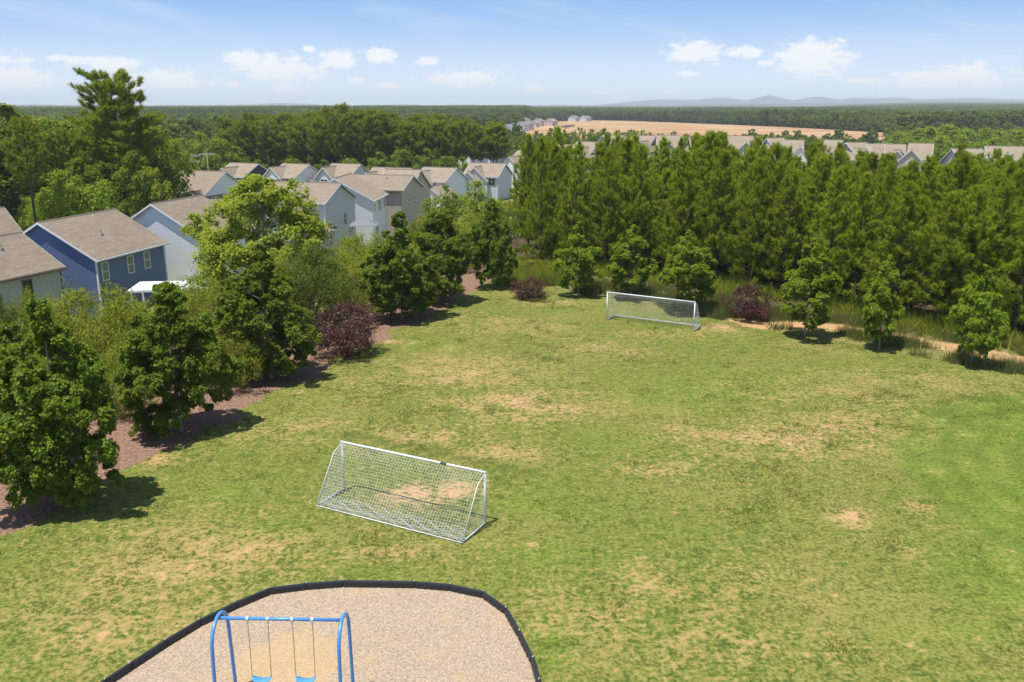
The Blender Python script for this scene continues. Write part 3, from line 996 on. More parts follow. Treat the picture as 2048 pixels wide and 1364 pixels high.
house('house', 'white house with paired dark shuttered windows in the back row', (565.5, 192), (619, 188), 3.8, 8.6, 2.35, 6.2, S_WHITE, M_ROOF2,
      wins=[('-y', 2.3, 5.1, 1.0, 1.4, True, False), ('+x', -1, 4.6, 0.5, 1.0)],
      gables=[('-y', -1.9, 5.0, 1.2, 6.0, 2.1, None, [(-1.1, 5.0, 1.2, 1.4, True, False), (1.1, 5.0, 1.2, 1.4, True, False)])])
house('house', 'grey gabled house with a blue side behind the gable first white house', (664, 192), (722, 189), 3.8, 8.6, 2.35, 6.2, S_LGREY, M_ROOF2,
      gables=[('-y', -2.0, 4.4, 1.4, 5.8, 2.3, None, [(0, 5.2, 1.5, 1.0, False, False)]), ('-y', -5.4, 3.0, 1.4, 3.6, 2.0)])
house('house', 'tan roofed house in the back row just above the beige back wall', (746, 177), (822, 174), 3.95, 8.6, 2.35, 6.2, S_LGREY, M_ROOF2,
      gables=[('-y', -2.6, 4.0, 1.2, 5.9, 2.0, None, [(0, 5.2, 0.9, 1.2)])])
house('house', 'bright white gable fronted house with two upper windows in the back row', (847, 188), (914, 184), 3.3, 8.6, 2.35, 6.2, S_WHITE, M_ROOF2,
      gables=[('-y', -1.8, 6.0, 2.2, 5.7, 2.3, None, [(-1.3, 4.7, 0.9, 1.6, False, False), (1.3, 4.7, 0.9, 1.6, False, False)])],
      wings=[(3.6, -6.6, math.pi / 2, 6.0, 7.0, 3.0, 2.4, [])])
house('house', 'grey house with two nested front gables at the right end of the back row', (940, 195), (1012, 192), 3.75, 8.6, 2.35, 6.2, S_LGREY, M_ROOF2,
      wins=[('-y', 2.6, 5.0, 1.5, 1.4, False, False)], gables=[('-y', -1.0, 5.6, 1.0, 5.4, 2.6), ('-y', -2.0, 4.6, 2.2, 4.8, 2.3)])
house('house', 'small white gabled house beyond the nearest roof at the left edge', (-80, 97), (8, 101), 4.3, 6.0, 2.4, 4.8, S_PLAIN, M_ROOF)

# the row showing over the pine stand
OVER = [(1123, 1148, 289, S_BEIGE, 'beige'), (1160, 1192, 283, S_WHITE, 'white'), (1212, 1240, 270, S_LGREY, 'pale grey'), (1250, 1274, 272, S_BEIGE, 'beige'),
        (1282, 1306, 271, S_WHITE, 'white'), (1320, 1354, 270, S_PLAIN, 'off white'), (1384, 1412, 275, S_BEIGE, 'beige'), (1416, 1446, 268, S_LGREY, 'grey'),
        (1462, 1520, 272, S_PLAIN, 'off white'), (1540, 1562, 276, S_WHITE, 'white'), (1574, 1602, 279, S_LGREY, 'pale grey'), (1640, 1680, 279, S_WHITE, 'white'),
        (1698, 1728, 284, S_BEIGE, 'beige'), (1738, 1772, 287, S_LGREY, 'pale grey'), (1776, 1806, 288, S_PLAIN, 'off white'), (1824, 1862, 286, S_BEIGE, 'beige'),
        (1910, 1958, 296, S_LGREY, 'blue grey'), (1976, 2050, 292, S_WHITE, 'white')]
ORD = ['first', 'second', 'third', 'fourth', 'fifth', 'sixth', 'seventh', 'eighth', 'ninth', 'tenth', 'eleventh', 'twelfth', 'thirteenth', 'fourteenth', 'fifteenth',
       'sixteenth', 'seventeenth', 'eighteenth', 'nineteenth', 'twentieth', 'twenty-first', 'twenty-second', 'twenty-third', 'twenty-fourth', 'twenty-fifth', 'twenty-sixth', 'twenty-seventh', 'twenty-eighth']
for i, (a, b_, py, wl, cn) in enumerate(OVER):
    D = 236 - 40 * (a - 1123) / 900
    kk = i % 3
    house('house', f'{cn} house with tan roof, {ORD[i]} from left of those over the pine tops', (a - 6, D + rn(-2, 3)), (b_ + 6, D + rn(-3, 2)), zof(py, D), 10.0, 3.1, 5.4, wl, M_ROOF2,
          wins=[('-y', -1.5, 4.2, 0.9, 1.4, False, False), ('-y', 1.8, 4.2, 0.9, 1.4, False, False)],
          gables=[('-y', (-1.8, 1.4, 0.2)[kk], 4.6, (1.2, 2.0, 1.0)[kk], 5.0, 2.3, S_WHITE if kk == 1 else None, [(0, 4.2, 0.8, 1.3, False, False)])],
          group='houses over the pine stand')
# houses glimpsed between the trunks of the tall pines
for i, (a, b_, py, cn) in enumerate([(930, 962, 284, 'left'), (966, 1000, 279, 'middle'), (1036, 1064, 300, 'right')]):
    D = (300, 320, 225)[i]
    house('house', f'white house glimpsed behind thin pine trunks, {cn} one of three', (a, D), (b_, D - 3), zof(py, D), 10, 3, 5.4, S_WHITE, M_ROOF2,
          wins=[('-y', -1.5, 4.2, 0.9, 1.4, False, False), ('-y', 1.8, 4.2, 0.9, 1.4, False, False)], gables=[('-y', 0.5, 4.6, 1.5, 5, 2.2)])

# the estate under construction on the far clearing
FARH = [(948, 966, 246, S_WHITE, 'white'), (966, 986, 243, S_LGREY, 'grey'), (984, 1002, 240, S_LGREY, 'pale grey'), (992, 1010, 237, S_OSB, 'yellow'), (1008, 1026, 236, S_OSB, 'yellow'),
        (1022, 1038, 235, S_LGREY, 'grey'), (1040, 1056, 234, S_OSB, 'yellow'), (996, 1012, 252, S_WHITE, 'white'), (1006, 1022, 247, S_LGREY, 'grey'), (1020, 1036, 245, S_NAVY, 'dark blue'),
        (1034, 1050, 242, S_LGREY, 'pale grey'), (1046, 1060, 241, S_PINK, 'pink'), (1058, 1076, 240, S_PINK, 'pink'), (1066, 1086, 236, S_WHITE, 'white'), (1088, 1112, 236, S_PINK, 'pink'),
        (1010, 1026, 255, S_OSB, 'yellow'), (1136, 1158, 230, S_LGREY, 'grey green'), (1158, 1180, 230, S_LGREY, 'grey green')]
for i, (a, b_, py, wl, cn) in enumerate(FARH):
    hw = 5.0
    D = None
    for q in np.arange(500, 1400, 4.0):
        if zof(py + 1.0, q) - 7.9 <= hgt(atD((a + b_) / 2, q).x, q):
            D = q
            break
    D = D or 900
    zr = hgt(atD((a + b_) / 2, D).x, D) + 7.9
    where = 'before the dark wood on the far clearing' if i > 15 else 'in the far estate'
    house('house', f'tiny {cn} house {where}, {ORD[i]} from its left', ((a + b_) / 2 - 4, D - 5), ((a + b_) / 2 + 4 + (i % 3) * 2, D + 5), zr, min(10.0, (b_ - a) * D / FPX + 1.5), 2.7, hw, wl, M_ROOF3 if i not in (14,) else M_ROOF2,
          gables=[('-y', rn(-2, 2), 4.2, 1.0, 4.4, 2.0)] if i % 3 == 0 else (), wins=[('-x', -1.8, hw - 1.2, 0.9, 1.3, False, False), ('-x', 1.8, hw - 1.2, 0.9, 1.3, False, False), ('-y', 0, hw - 1.2, 0.9, 1.3, False, False)],
          group='houses of the far estate', gutter=False)

# ------------------------------------------------------------------ near things: goals, swing, playground
def goal(label, p_left, p_right, depth, hgt_=2.13, seed=1, sag=0.16, tape=True):  # frame of painted tube with a hung net
    pl, pr = Vector(p_left), Vector(p_right)
    c = (pl + pr) / 2
    d = pr - pl
    Wd = d.length
    root = empty('soccer_goal', c, math.atan2(d.y, d.x), label, 'soccer goal', 'soccer goals on the field')
    hw = Wd / 2
    s = 1 if depth > 0 else -1
    kd, kz = 0.55 * s, hgt_ - 0.28
    r = 0.044
    mb = MB()
    mb.tube([(-hw - r, 0, hgt_), (hw + r, 0, hgt_)], r, 10)
    mb.build('crossbar', M_GOAL, root, smooth=True)
    if tape:
        tp = MB()
        tp.tube([(hw * 0.42, 0, hgt_), (hw * 0.50, 0, hgt_)], r + 0.004, 10)
        tp.build('tape', M_DARKBAR, root, smooth=True)
    for q in (-1, 1):
        a = MB()
        a.tube([(q * hw, 0, 0), (q * hw, 0, hgt_ - r)], r, 10)
        a.build('post', M_GOAL, root, smooth=True)
        a = MB()
        a.tube([(q * hw, 0, hgt_ - 0.04), (q * hw, kd, kz), (q * hw, depth, 0.05)], [0.017, 0.017, 0.017], 8)
        a.build('back_stay', M_GOAL, root, smooth=True)
        a = MB()
        a.tube([(q * hw, 0, 0.04), (q * hw, depth, 0.04)], 0.026, 8)
        a.build('ground_bar', M_GOAL, root, smooth=True)
    a = MB()
    a.tube([(-hw, depth, 0.04), (hw, depth, 0.04)], 0.02, 8)
    a.build('ground_bar', M_GOAL, root, smooth=True)
    # net: crossbar - knee - ground, with belly and slack along the bottom
    rng = np.random.default_rng(seed)
    V, F = [], []

    def strand(pts, rad=0.0048):
        pts = np.array(pts)
        b = sum(len(v) for v in V)
        tn = unit(np.gradient(pts, axis=0))
        ref = np.array([0.31, 0.52, 0.8])
        a1 = unit(np.cross(tn, ref))
        a2 = np.cross(tn, a1)
        ring = []
        for k in range(3):
            an = 2 * math.pi * k / 3
            ring.append(pts + (a1 * math.cos(an) + a2 * math.sin(an)) * rad)
        V.append(np.stack(ring, 1).reshape(-1, 3))
        n = len(pts)
        i = np.arange(n - 1)
        for k in range(3):
            k2 = (k + 1) % 3
            F.append(np.stack([b + i * 3 + k, b + i * 3 + k2, b + (i + 1) * 3 + k2, b + (i + 1) * 3 + k], -1))
    prof = np.array([(0.0, hgt_), (kd * 0.5, hgt_ - 0.14), (kd, kz), (kd + (depth - kd) * 0.25, kz * 0.74), (kd + (depth - kd) * 0.5, kz * 0.46), (kd + (depth - kd) * 0.78, kz * 0.2),
                     (depth * 0.97, 0.10), (depth * 0.80, 0.06)])
    cum = np.concatenate([[0], np.cumsum(np.linalg.norm(np.diff(prof, axis=0), axis=1))])

    def surf(u, t):
        """u across -1..1, t along the profile 0..1"""
        l = t * cum[-1]
        y = np.interp(l, cum, prof[:, 0])
        z = np.interp(l, cum, prof[:, 1])
        edge = (1 - np.abs(u) ** 4)
        y = y - s * sag * edge * np.sin(np.pi * np.clip(t * 1.1, 0, 1)) * (0.8 + 0.3 * np.sin(3 * u + seed))
        z = z - 0.13 * edge * np.sin(np.pi * np.clip(t * 1.2, 0, 1)) * (1 + 0.4 * np.sin(5 * u))
        z = np.maximum(z, 0.03) + 0.02 * np.sin(u * 40 + t * 20) * edge * (t > 0.6)
        return np.stack([u * hw, y, z], -1)
    nu, nt = int(Wd / 0.125), int(cum[-1] / 0.125)
    for i in range(nu + 1):
        u = -1 + 2 * i / nu
        strand(surf(np.full(26, u), np.linspace(0, 1, 26)))
    for j in range(1, nt + 1):
        strand(surf(np.linspace(-1, 1, 40), np.full(40, j / nt)))
    # heap of slack net along the back bar
    for j in range(9):
        uu = np.linspace(-0.97, 0.97, 60)
        y = depth * (0.97 - 0.045 * j) + 0.05 * np.sin(uu * 30 + j)
        strand(np.stack([uu * hw, y, 0.06 + 0.035 * np.sin(uu * 23 + 1.7 * j) + 0.02 * j], -1), 0.006)
    # sides
    for q in (-1, 1):
        for j in range(1, 18):
            z = j * 0.12
            yb = np.interp(z, [0, kz, hgt_], [depth, kd, 0])
            n = 8
            yy = np.linspace(0, yb, n)
            bul = np.sin(np.linspace(0, np.pi, n)) * 0.05
            strand(np.stack([np.full(n, q * hw) + q * bul * 0.6, yy, z - bul], -1))
        for j in range(1, int(abs(depth) / 0.125)):
            y = s * j * 0.125
            zt = np.interp(abs(y), [0, abs(kd), abs(depth)], [hgt_, kz, 0.05])
            n = 8
            strand(np.stack([np.full(n, q * hw) + q * 0.03 * np.sin(np.linspace(0, np.pi, n)), np.full(n, y), np.linspace(0.04, zt, n)], -1))
    obj('net', np_mesh('net', np.concatenate(V), np.concatenate(F), M_NET), root)
    return root


goal('near white soccer goal with its net side turned to the playground', at(688.7, 978.8), at(970.7, 1047.4), -1.78, seed=3)
goal('far white soccer goal with its open side facing, by the tree row', at(1213.4, 639.7), at(1386.8, 662.4), 1.6, seed=5, tape=False)

# playground surface and black border
JOINTS = [(209, 1359), (258.4, 1327), (330.3, 1280), (397.7, 1239.6), (469.5, 1205), (539.2, 1175.8), (613.3, 1166.4), (686, 1161), (758, 1161.9), (829, 1163), (900, 1168.6),
          (966, 1182.6), (1012, 1215), (1038.7, 1261), (1065.7, 1314.6), (1078, 1358.6)]
J = [at(px, py, 0.27) for px, py in JOINTS]
for k in range(6):                       # carries on beyond the bottom of the photo
    a, b_ = J[0], J[1]
    J.insert(0, a + (a - b_).normalized() * 1.22 + Vector((0.02 * k, -0.10, 0)) * (k + 1))
    a, b_ = J[-1], J[-2]
    J.append(a + (a - b_).normalized() * 1.22 + Vector((-0.05, 0, 0)) * (k + 1))
J = [Vector((p.x, p.y, 0)) for p in J]
border = empty('playground_border', J[len(J) // 2], 0, 'black plastic border timbers curving round the gravel playground', 'playground border')
off = Vector(J[len(J) // 2])
cen = Vector((-5.0, 18.5, 0))
for k in range(len(J) - 1):
    a, b_ = J[k] - off, J[k + 1] - off
    t_ = (b_ - a).normalized()
    ang = math.atan2(t_.y, t_.x)
    ln = (b_ - a).length
    Mx = Matrix.Translation((a + b_) / 2) @ Matrix.Rotation(ang, 4, 'Z')
    mb = MB()
    h2 = ln / 2 - 0.03
    # rounded top rail with recessed ribs on its faces
    sec = [(-0.055, -0.1), (-0.055, 0.235), (-0.035, 0.27), (0.035, 0.27), (0.055, 0.235), (0.055, -0.1)]
    V = [(x, y, z) for x in (-h2, h2) for y, z in sec]
    n = len(sec)
    mb.add(V, [tuple(range(n))[::-1], tuple(range(n, 2 * n))] + [(i, (i + 1) % n, n + (i + 1) % n, n + i) for i in range(n)], Mx)
    for q in range(5):
        x = -h2 + (q + 0.5) * 2 * h2 / 5
        for sy in (-1, 1):
            y0, y1 = sorted((sy * 0.054, sy * 0.068))
            mb.box(x - 0.085, x + 0.085, y0, y1, 0.03, 0.21, Mx)
    mb.build('border_timber', M_BORDER, border)
    st = MB()
    st.tube([a + Vector((0, 0, -0.1)), a + Vector((0, 0, 0.285)), a + Vector((0, 0, 0.30))], [0.05, 0.05, 0.03], 8)
    sk = st.build('stake', M_BORDER, border)
    cp = MB()
    cp.tube([a + Vector((0, 0, 0.298)), a + Vector((0, 0, 0.318))], [0.026, 0.018], 8)
    cp.build('bolt_cap', M_BRACKET, sk)

m, t = mat('play_gravel')
geo = t.node('ShaderNodeNewGeometry')
P = geo.outputs['Position']
vo = t.node('ShaderNodeTexVoronoi', {'Vector': P, 'Scale': 26.0})
nf = t.noise(P, 34, 3, 0.7)
nb = t.noise(P, 0.9, 4, 0.62)
g1 = t.mix(t.node('ShaderNodeSeparateColor', {0: vo.outputs['Color']}).outputs[0], (0.28, 0.215, 0.155), (0.58, 0.46, 0.335))
g1 = t.mix(t.step(nf, 0.35, 0.7), t.mix(0.4, g1, (0.20, 0.15, 0.11)), g1)
g2 = t.mix(nf, (0.40, 0.26, 0.11), (0.66, 0.45, 0.21))
sp = t.attr('worn')
fr = t.step(t.math('ADD', nb, t.math('ADD', t.math('MULTIPLY', sp, 0.55), t.math('MULTIPLY', t.math('SUBTRACT', nf, 0.5), 0.5))), 0.52, 0.80)
c = t.mix(t.math('MULTIPLY', fr, 0.48), g1, g2)
bp = t.node('ShaderNodeBump', {'Strength': 0.8, 'Distance': 0.025, 'Height': t.math('ADD', vo.outputs['Distance'], nf)})
b = t.node('ShaderNodeBsdfPrincipled', {'Base Color': c, 'Roughness': 0.95, 'Normal': bp.outputs[0], 'Specular IOR Level': 0.1})
t.node('ShaderNodeOutputMaterial', {0: b.outputs[0]})
M_GRAVEL = m
# gravel sheet: rings from the border to the middle
nr = 24
ring = np.array([(p.x, p.y) for p in J])
mid = np.array((-4.6, 15.0))
V, F = [], []
for k in range(nr + 1):
    q = k / nr
    r_ = ring * (1 - q) + mid * q
    zz = 0.05 - 0.02 * math.sin(q * 3)
    V.append(np.concatenate([r_, np.full((len(r_), 1), zz)], 1))
V = np.concatenate(V)
n = len(ring)
ii = np.arange(n - 1)
for k in range(nr):
    F.append(np.stack([k * n + ii, k * n + ii + 1, (k + 1) * n + ii + 1, (k + 1) * n + ii], -1))
gm2 = np_mesh('playground_surface', V, np.concatenate(F)[:, ::-1], M_GRAVEL)
a = gm2.attributes.new('worn', 'FLOAT', 'POINT')
wx = at(570, 1340)
a.data.foreach_set('value', np.clip(1.3 - np.hypot((V[:, 0] - wx.x) / 1.5, (V[:, 1] - wx.y) / 1.8), 0, 1).astype(np.float32))
obj('playground_surface', gm2, kind='structure')

# swing set
bl, br_ = at(437, 1236, 2.62), at(686, 1240, 2.62)
bc = (bl + br_) / 2
dv = br_ - bl
SW = dv.length
sw_yaw = math.atan2(dv.y, dv.x)
swing = empty('swing_set', (bc.x, bc.y, 0), sw_yaw, 'blue arched steel swing frame on the gravel playground', 'swing set')
mb = MB()
mb.tube([(-SW / 2, 0, 2.62), (SW / 2, 0, 2.62)], 0.046, 12)
mb.build('top_beam', M_SWING, swing, smooth=True)
for sx in (-1, 1):
    pts = []
    for q in np.linspace(-1, 1, 25):
        a = abs(q)
        if a > 0.5:
            k = (a - 0.5) / 0.5
            y, z = 0.60 + 0.10 * k, 1.95 * (1 - k)
        else:
            an = a / 0.5 * math.pi / 2
            y, z = 0.60 * math.sin(an) ** 1.15, 1.95 + 0.75 * math.cos(an) ** 0.75
        pts.append((sx * SW / 2, math.copysign(y, q), z - (0.1 if a > 0.99 else 0)))
    mb = MB()
    mb.tube(pts, 0.048, 12)
    mb.build('arch_leg', M_SWING, swing, smooth=True)
hang = [(495, 535.4), (584.2, 624.6)]
fx = lambda px: (px - 437) / (686 - 437) * SW - SW / 2
for i, (p0, p1) in enumerate(hang):
    for px in (p0, p1):
        x = fx(px)
        mb = MB()
        mb.tube([(x - 0.035, 0, 2.62), (x + 0.035, 0, 2.62)], 0.060, 12)
        mb.tube([(x, 0, 2.56), (x, 0, 2.47)], 0.022, 6)
        mb.build('hanger', M_BRACKET, swing, smooth=False)
    x0, x1 = fx(p0), fx(p1)
    xm = (x0 + x1) / 2
    M0 = swing.matrix_world if False else Matrix.Translation((bc.x, bc.y, 0)) @ Matrix.Rotation(sw_yaw, 4, 'Z')
    base = M0 @ Vector((xm, 0, 2.47))
    lab = ('blue belt swing seat hanging on chains, the one nearer the left arch', 'blue belt swing seat hanging on chains, the one nearer the right arch')[i]
    sg = empty('belt_swing', (base.x, base.y, 0.80), sw_yaw, lab, 'swing', 'belt swings')
    hwid = (x1 - x0) / 2
    zt = 2.47 - 0.80
    sway = -0.05
    for s in (-1, 1):
        mb = MB()
        n = 44
        a_, b2 = Vector((s * hwid, 0, zt)), Vector((s * (hwid - 0.01), sway, 0.12))
        for k in range(n):
            c0, c1 = a_.lerp(b2, k / n), a_.lerp(b2, (k + 1.18) / n)
            side = Vector((0.009, 0, 0)) if k % 2 else Vector((0, 0.009, 0))
            mb.tube([c0, c0.lerp(c1, 0.2) + side, c0.lerp(c1, 0.8) + side, c1], 0.0045, 4, caps=False)
            mb.tube([c0, c0.lerp(c1, 0.2) - side, c0.lerp(c1, 0.8) - side, c1], 0.0045, 4, caps=False)
        mb.build('chain', M_CHAIN, sg)
    nS, nT = 14, 5
    V, F = [], []
    for th in (0.0, -0.016):
        for k in range(nS + 1):
            u = -1 + 2 * k / nS
            wdt = 0.085 + 0.045 * (1 - u * u) if abs(u) < 0.8 else 0.085 + 0.02 * (1 - abs(u)) / 0.2
            zz = 0.10 * abs(u) ** 1.7 + 0.0
            for j in range(nT + 1):
                v = -1 + 2 * j / nT
                V.append((u * (hwid - 0.01), sway + v * wdt, zz + th - 0.015 * v * v + 0.012))
    n1_ = (nS + 1) * (nT + 1)
    for k in range(nS):
        for j in range(nT):
            q = k * (nT + 1) + j
            F.append((q, q + nT + 1, q + nT + 2, q + 1))
            F.append((n1_ + q, n1_ + q + 1, n1_ + q + nT + 2, n1_ + q + nT + 1))
    for k in range(nS):
        q = k * (nT + 1)
        F.append((q, n1_ + q, n1_ + q + nT + 1, q + nT + 1))
        q += nT
        F.append((q, q + nT + 1, n1_ + q + nT + 1, n1_ + q))
    for q0 in (0, nS * (nT + 1)):
        for j in range(nT):
            q = q0 + j
            f = (q, q + 1, n1_ + q + 1, n1_ + q)
            F.append(f if q0 == 0 else f[::-1])
    me = bpy.data.meshes.new('belt')
    me.from_pydata(V, [], F)
    me.materials.append(M_SEAT)
    me.polygons.foreach_set('use_smooth', np.ones(len(me.polygons), bool))
    obj('belt', me, sg)

# ------------------------------------------------------------------ trees along the field
maples = [maple(11 + k, M_MAPLE) for k in range(4)]
K_MAPLE = Kind(maples)


def px_tree(kind, base, top, width, label, unit_r=3.8, group=None, which=None, D=None, rz=None, name=None, unit_h=10.0, sink=0.0):
    """base: photo pixel of the foot (on the field) or (px, D); top: photo y; width in photo px"""
    if D is None:
        p = at(*base)
    else:
        p = atDz(base[0], D, 0.5 * (zof(top, D) - 3.0))
    g = hgt(p.x, p.y) - sink
    H = zof(top, p.y) - g
    dep = p.y * math.cos(PITCH) + (CAMZ - (g + H * 0.4)) * math.sin(PITCH)
    wm = width / FPX * dep
    return kind.put(p.x, p.y, rn(0, 6.28) if rz is None else rz, wm / 2 / unit_r, H / unit_h, label, group, which, z=g)


GL = 'dark maples along the mulch bed'
px_tree(K_MAPLE, (137, 1012), 600, 265, 'dark maple nearest in the mulch bed, casting the largest round shadow', group=GL, which=0)
px_tree(K_MAPLE, (20, 930), 612, 215, 'dark maple cut by the left edge of the photo behind the nearest maple', group=GL, which=1)
px_tree(K_MAPLE, (362, 862), 545, 220, 'dark maple with a low leafy tuft at its foot, second along the bed', group=GL, which=2)
px_tree(K_MAPLE, (541, 758), 485, 195, 'dark maple standing just left of the large purple shrub', group=GL, which=3)
px_tree(K_MAPLE, (805, 640), 425, 165, 'dark maple just right of the large purple shrub', group=GL, which=0)
px_tree(K_MAPLE, (884, 602), 398, 138, 'dark maple overlapping the one right of the large purple shrub from behind', group=GL, which=1)
px_tree(K_MAPLE, (985, 577), 385, 90, 'narrow dark maple at the far end of the mulch bed', group=GL, which=2)
ymaples = [maple(31 + k, M_MAPLE_L, R=0.30, clear=0.16, ncl=90, per=44, ls=0.025, lo=0.13) for k in range(3)]
K_YM = Kind(ymaples)
GR = 'small bright maples in the far row'
for k, (bx, by, top, wd, lab) in enumerate([
        (1156, 592, 440, 96, 'small bright maple at the left end of the far row, left of the goal'),
        (1262, 597, 446, 112, 'small bright maple rising behind the middle of the far goal'),
        (1376, 628, 448, 124, 'bright maple rising behind the right post of the far goal'),
        (1609, 674, 472, 134, 'bright full crowned maple right of the purple tree on the far side'),
        (1758, 699, 505, 98, 'slim bright maple second from the right edge of the photo'),
        (1942, 732, 526, 108, 'slim bright maple nearest the right edge by the sandy path')]):
    px_tree(K_YM, (bx, by), top, wd * 0.92, lab, unit_r=3.6, group=GR)
# low tuft at the foot of the second maple
K_TUFT = Kind([shrub(71, 0.9, 1.5, M_MAPLE, 26, 60, 0.16, 'leafy_tuft', 12)])
p = at(300, 872)
K_TUFT.put(p.x, p.y, 0, 1.0, 1.0, 'low leafy tuft beside the foot of the second dark maple')
# purple-leaved shrubs
K_RED = Kind([shrub(81, 2.2, 3.6, M_RED, 120, 90, 0.13, 'purple_shrub', 90, 0.95, 0.62)])
for bx, by, top, wd, lab in [(690, 712, 602, 138, 'large round purple leaved shrub at the edge of the left tree bed'),
                             (1058, 596, 552, 80, 'low purple shrub left of the far goal'),
                             (1500, 640, 565, 90, 'small purple leaved tree right of the far goal')]:
    px_tree(K_RED, (bx, by), top, wd, lab, unit_r=2.2, group='purple leaved shrubs', unit_h=3.75)
# the loose hedge between the tree bed and the houses
K_SH = Kind([shrub(91, 2.6, 4.4, M_SHRUB, 110, 100, 0.13, 'wild_shrub', 130), shrub(92, 2.6, 4.4, M_SHRUB, 110, 100, 0.12, 'wild_shrub', 130)])
K_OL = Kind([shrub(93, 2.6, 4.4, M_OLIVE, 120, 105, 0.12, 'olive_shrub', 110)])
GH = 'loose shrubs between the maples and the houses'
for k, (bx, D, top, wd, lab) in enumerate([
        (205, 46, 560, 210, 'light feathery shrub in front of the blue house between two dark maples'),
        (115, 46, 590, 150, 'light feathery shrub below the pale grey house at the left'),
        (265, 52, 590, 120, 'light feathery shrub below the right end of the blue house'),
        (425, 55, 545, 140, 'light feathery shrub below the white sheet cover'),
        (470, 50, 600, 110, 'low light shrub left of the third dark maple'),
        (660, 72, 492, 150, 'pale green shrub behind the dense olive shrub'),
        (738, 80, 455, 115, 'rounded light shrub in front of the grey canopy'),
        (765, 74, 500, 100, 'light shrub tucked left of the pair of dark maples'),
        (560, 60, 500, 120, 'light shrub under the big pale green tree'),
        (910, 84, 440, 110, 'light shrub showing between the far maples of the bed'),
        (955, 90, 420, 100, 'light shrub behind the narrow maple at the end of the bed'),
        (1065, 82, 520, 110, 'bright weedy thicket behind the low purple shrub'),
        (60, 50, 562, 120, 'dark tipped shrub at the left edge under the pale wall'),
        (160, 53, 568, 150, 'feathery shrub against the blue side wall'),
        (345, 56, 575, 120, 'bright shrub below the white patio cover on its right'),
        (395, 60, 540, 130, 'feathery shrub below the right corner of the white striped gable'),
        (455, 47, 640, 130, 'low light shrub filling the gap between the second and third dark maples'),
        (250, 42, 680, 120, 'low light shrub filling the gap between the first and second dark maples'),
        (700, 66, 520, 120, 'pale shrub between the dense olive shrub and the pair of dark maples'),
        (690, 84, 468, 110, 'light shrub at the foot of the low wing'),
        (845, 90, 425, 90, 'light shrub below the beige back wall')]):
    px_tree(K_SH, (bx, 0), top, wd * 1.2, lab, unit_r=2.75, group=GH, D=D, unit_h=4.6)
for bx, D, top, wd, lab in [(618, 60, 480, 240, 'dense olive green shrub behind the large purple shrub'),
                            (10, 46, 568, 110, 'dark olive shrub at the very left edge'),
                            (520, 58, 545, 130, 'olive shrub behind the third dark maple')]:
    px_tree(K_OL, (bx, 0), top, wd, lab, unit_r=2.75, group='olive shrubs of the hedge', D=D, unit_h=4.6)
# the big pale green tree before the houses
big = Kind([broadleaf(101, M_LIGHT, 0.40, 0.2, 150, 40, 0.020, 0.45, 'pale_tree', 0.2, 0.2, M_GBARK, 60, 0.5, sub=9, subr=0.45)])
px_tree(big, (532, 0), 352, 250, 'large pale yellow green tree standing before the house roofs', unit_r=4.1, D=68)
K_BUSHT = Kind([broadleaf(111, M_OAK, 0.36, 0.12, 110, 60, 0.032, 0.4), broadleaf(112, M_SHRUB, 0.36, 0.12, 110, 60, 0.030, 0.4)])
for k, (bx, D, top, wd, lab) in enumerate([(895, 98, 362, 90, 'dark green tree behind the pair of dark maples'), (955, 102, 360, 95, 'yellow green tree at the left edge of the pine stand'),
                                          (1000, 96, 392, 70, 'dark bushy tree between the bed and the pine stand'), (860, 100, 395, 60, 'yellow green bushy tree right of the beige house')]):
    px_tree(K_BUSHT, (bx, 0), top, wd, lab, unit_r=3.7, D=D, which=k % 2)

# ------------------------------------------------------------------ the pine stand
K_PINE = Kind([pine(200 + k, 12.0, 2.0 + 0.18 * (k % 4), 0.04 + 0.06 * (k % 3), 78 + 7 * (k % 4), 1.6) for k in range(9)])
FRONT = [(1.5, 85.5), (8, 83.5), (14, 80.5), (20, 75), (25, 68.8), (28.5, 63.8), (33, 58.3), (38, 52.8), (46, 46)]


def front_y(x):
    return np.interp(x, [a for a, _ in FRONT], [b for _, b in FRONT])


GP = 'pines of the dense stand'
FRONTLAB = ['front row pine at the left corner of the stand, dark trunk bare below', 'front row pine behind the leftmost small maple', 'front row pine between the two leftmost small maples',
            'front row pine above the middle of the far goal', 'front row pine behind the right post of the far goal', 'front row pine above the brush pile',
            'front row pine above the purple leaved tree', 'front row pine behind the full crowned bright maple', 'front row pine between full crowned and slim maples',
            'front row pine above the slim maple second from the right', 'front row pine between the two slim maples', 'front row pine left of the rightmost slim maple',
            'front row pine behind the rightmost slim maple', 'front row pine at the right edge of the photo']
# front row
cnt = 0
fr = []
px_list = [1085, 1150, 1205, 1285, 1362, 1430, 1490, 1565, 1640, 1712, 1790, 1868, 1935, 2020]
for k, px in enumerate(px_list):
    # where the viewing line meets the front line
    u = (px - 1024) / FPX
    y = 85.0
    for it in range(30):
        x = u * (y * math.cos(PITCH) + CAMZ * math.sin(PITCH)) 
        y = 0.5 * y + 0.5 * float(front_y(x))
    x += rn(-0.4, 0.4)
    y += rn(-0.6, 0.8)
    H = (12.6, 12.2, 11.5, 12.0, 11.6, 11.8, 11.2, 10.4, 10.8, 10.6, 10.2, 9.6, 10.2, 9.4)[k]
    fr.append((x, y))
    K_PINE.put(x, y, rn(0, 6.28), rn(0.95, 1.15), H / 12, FRONTLAB[k], GP)
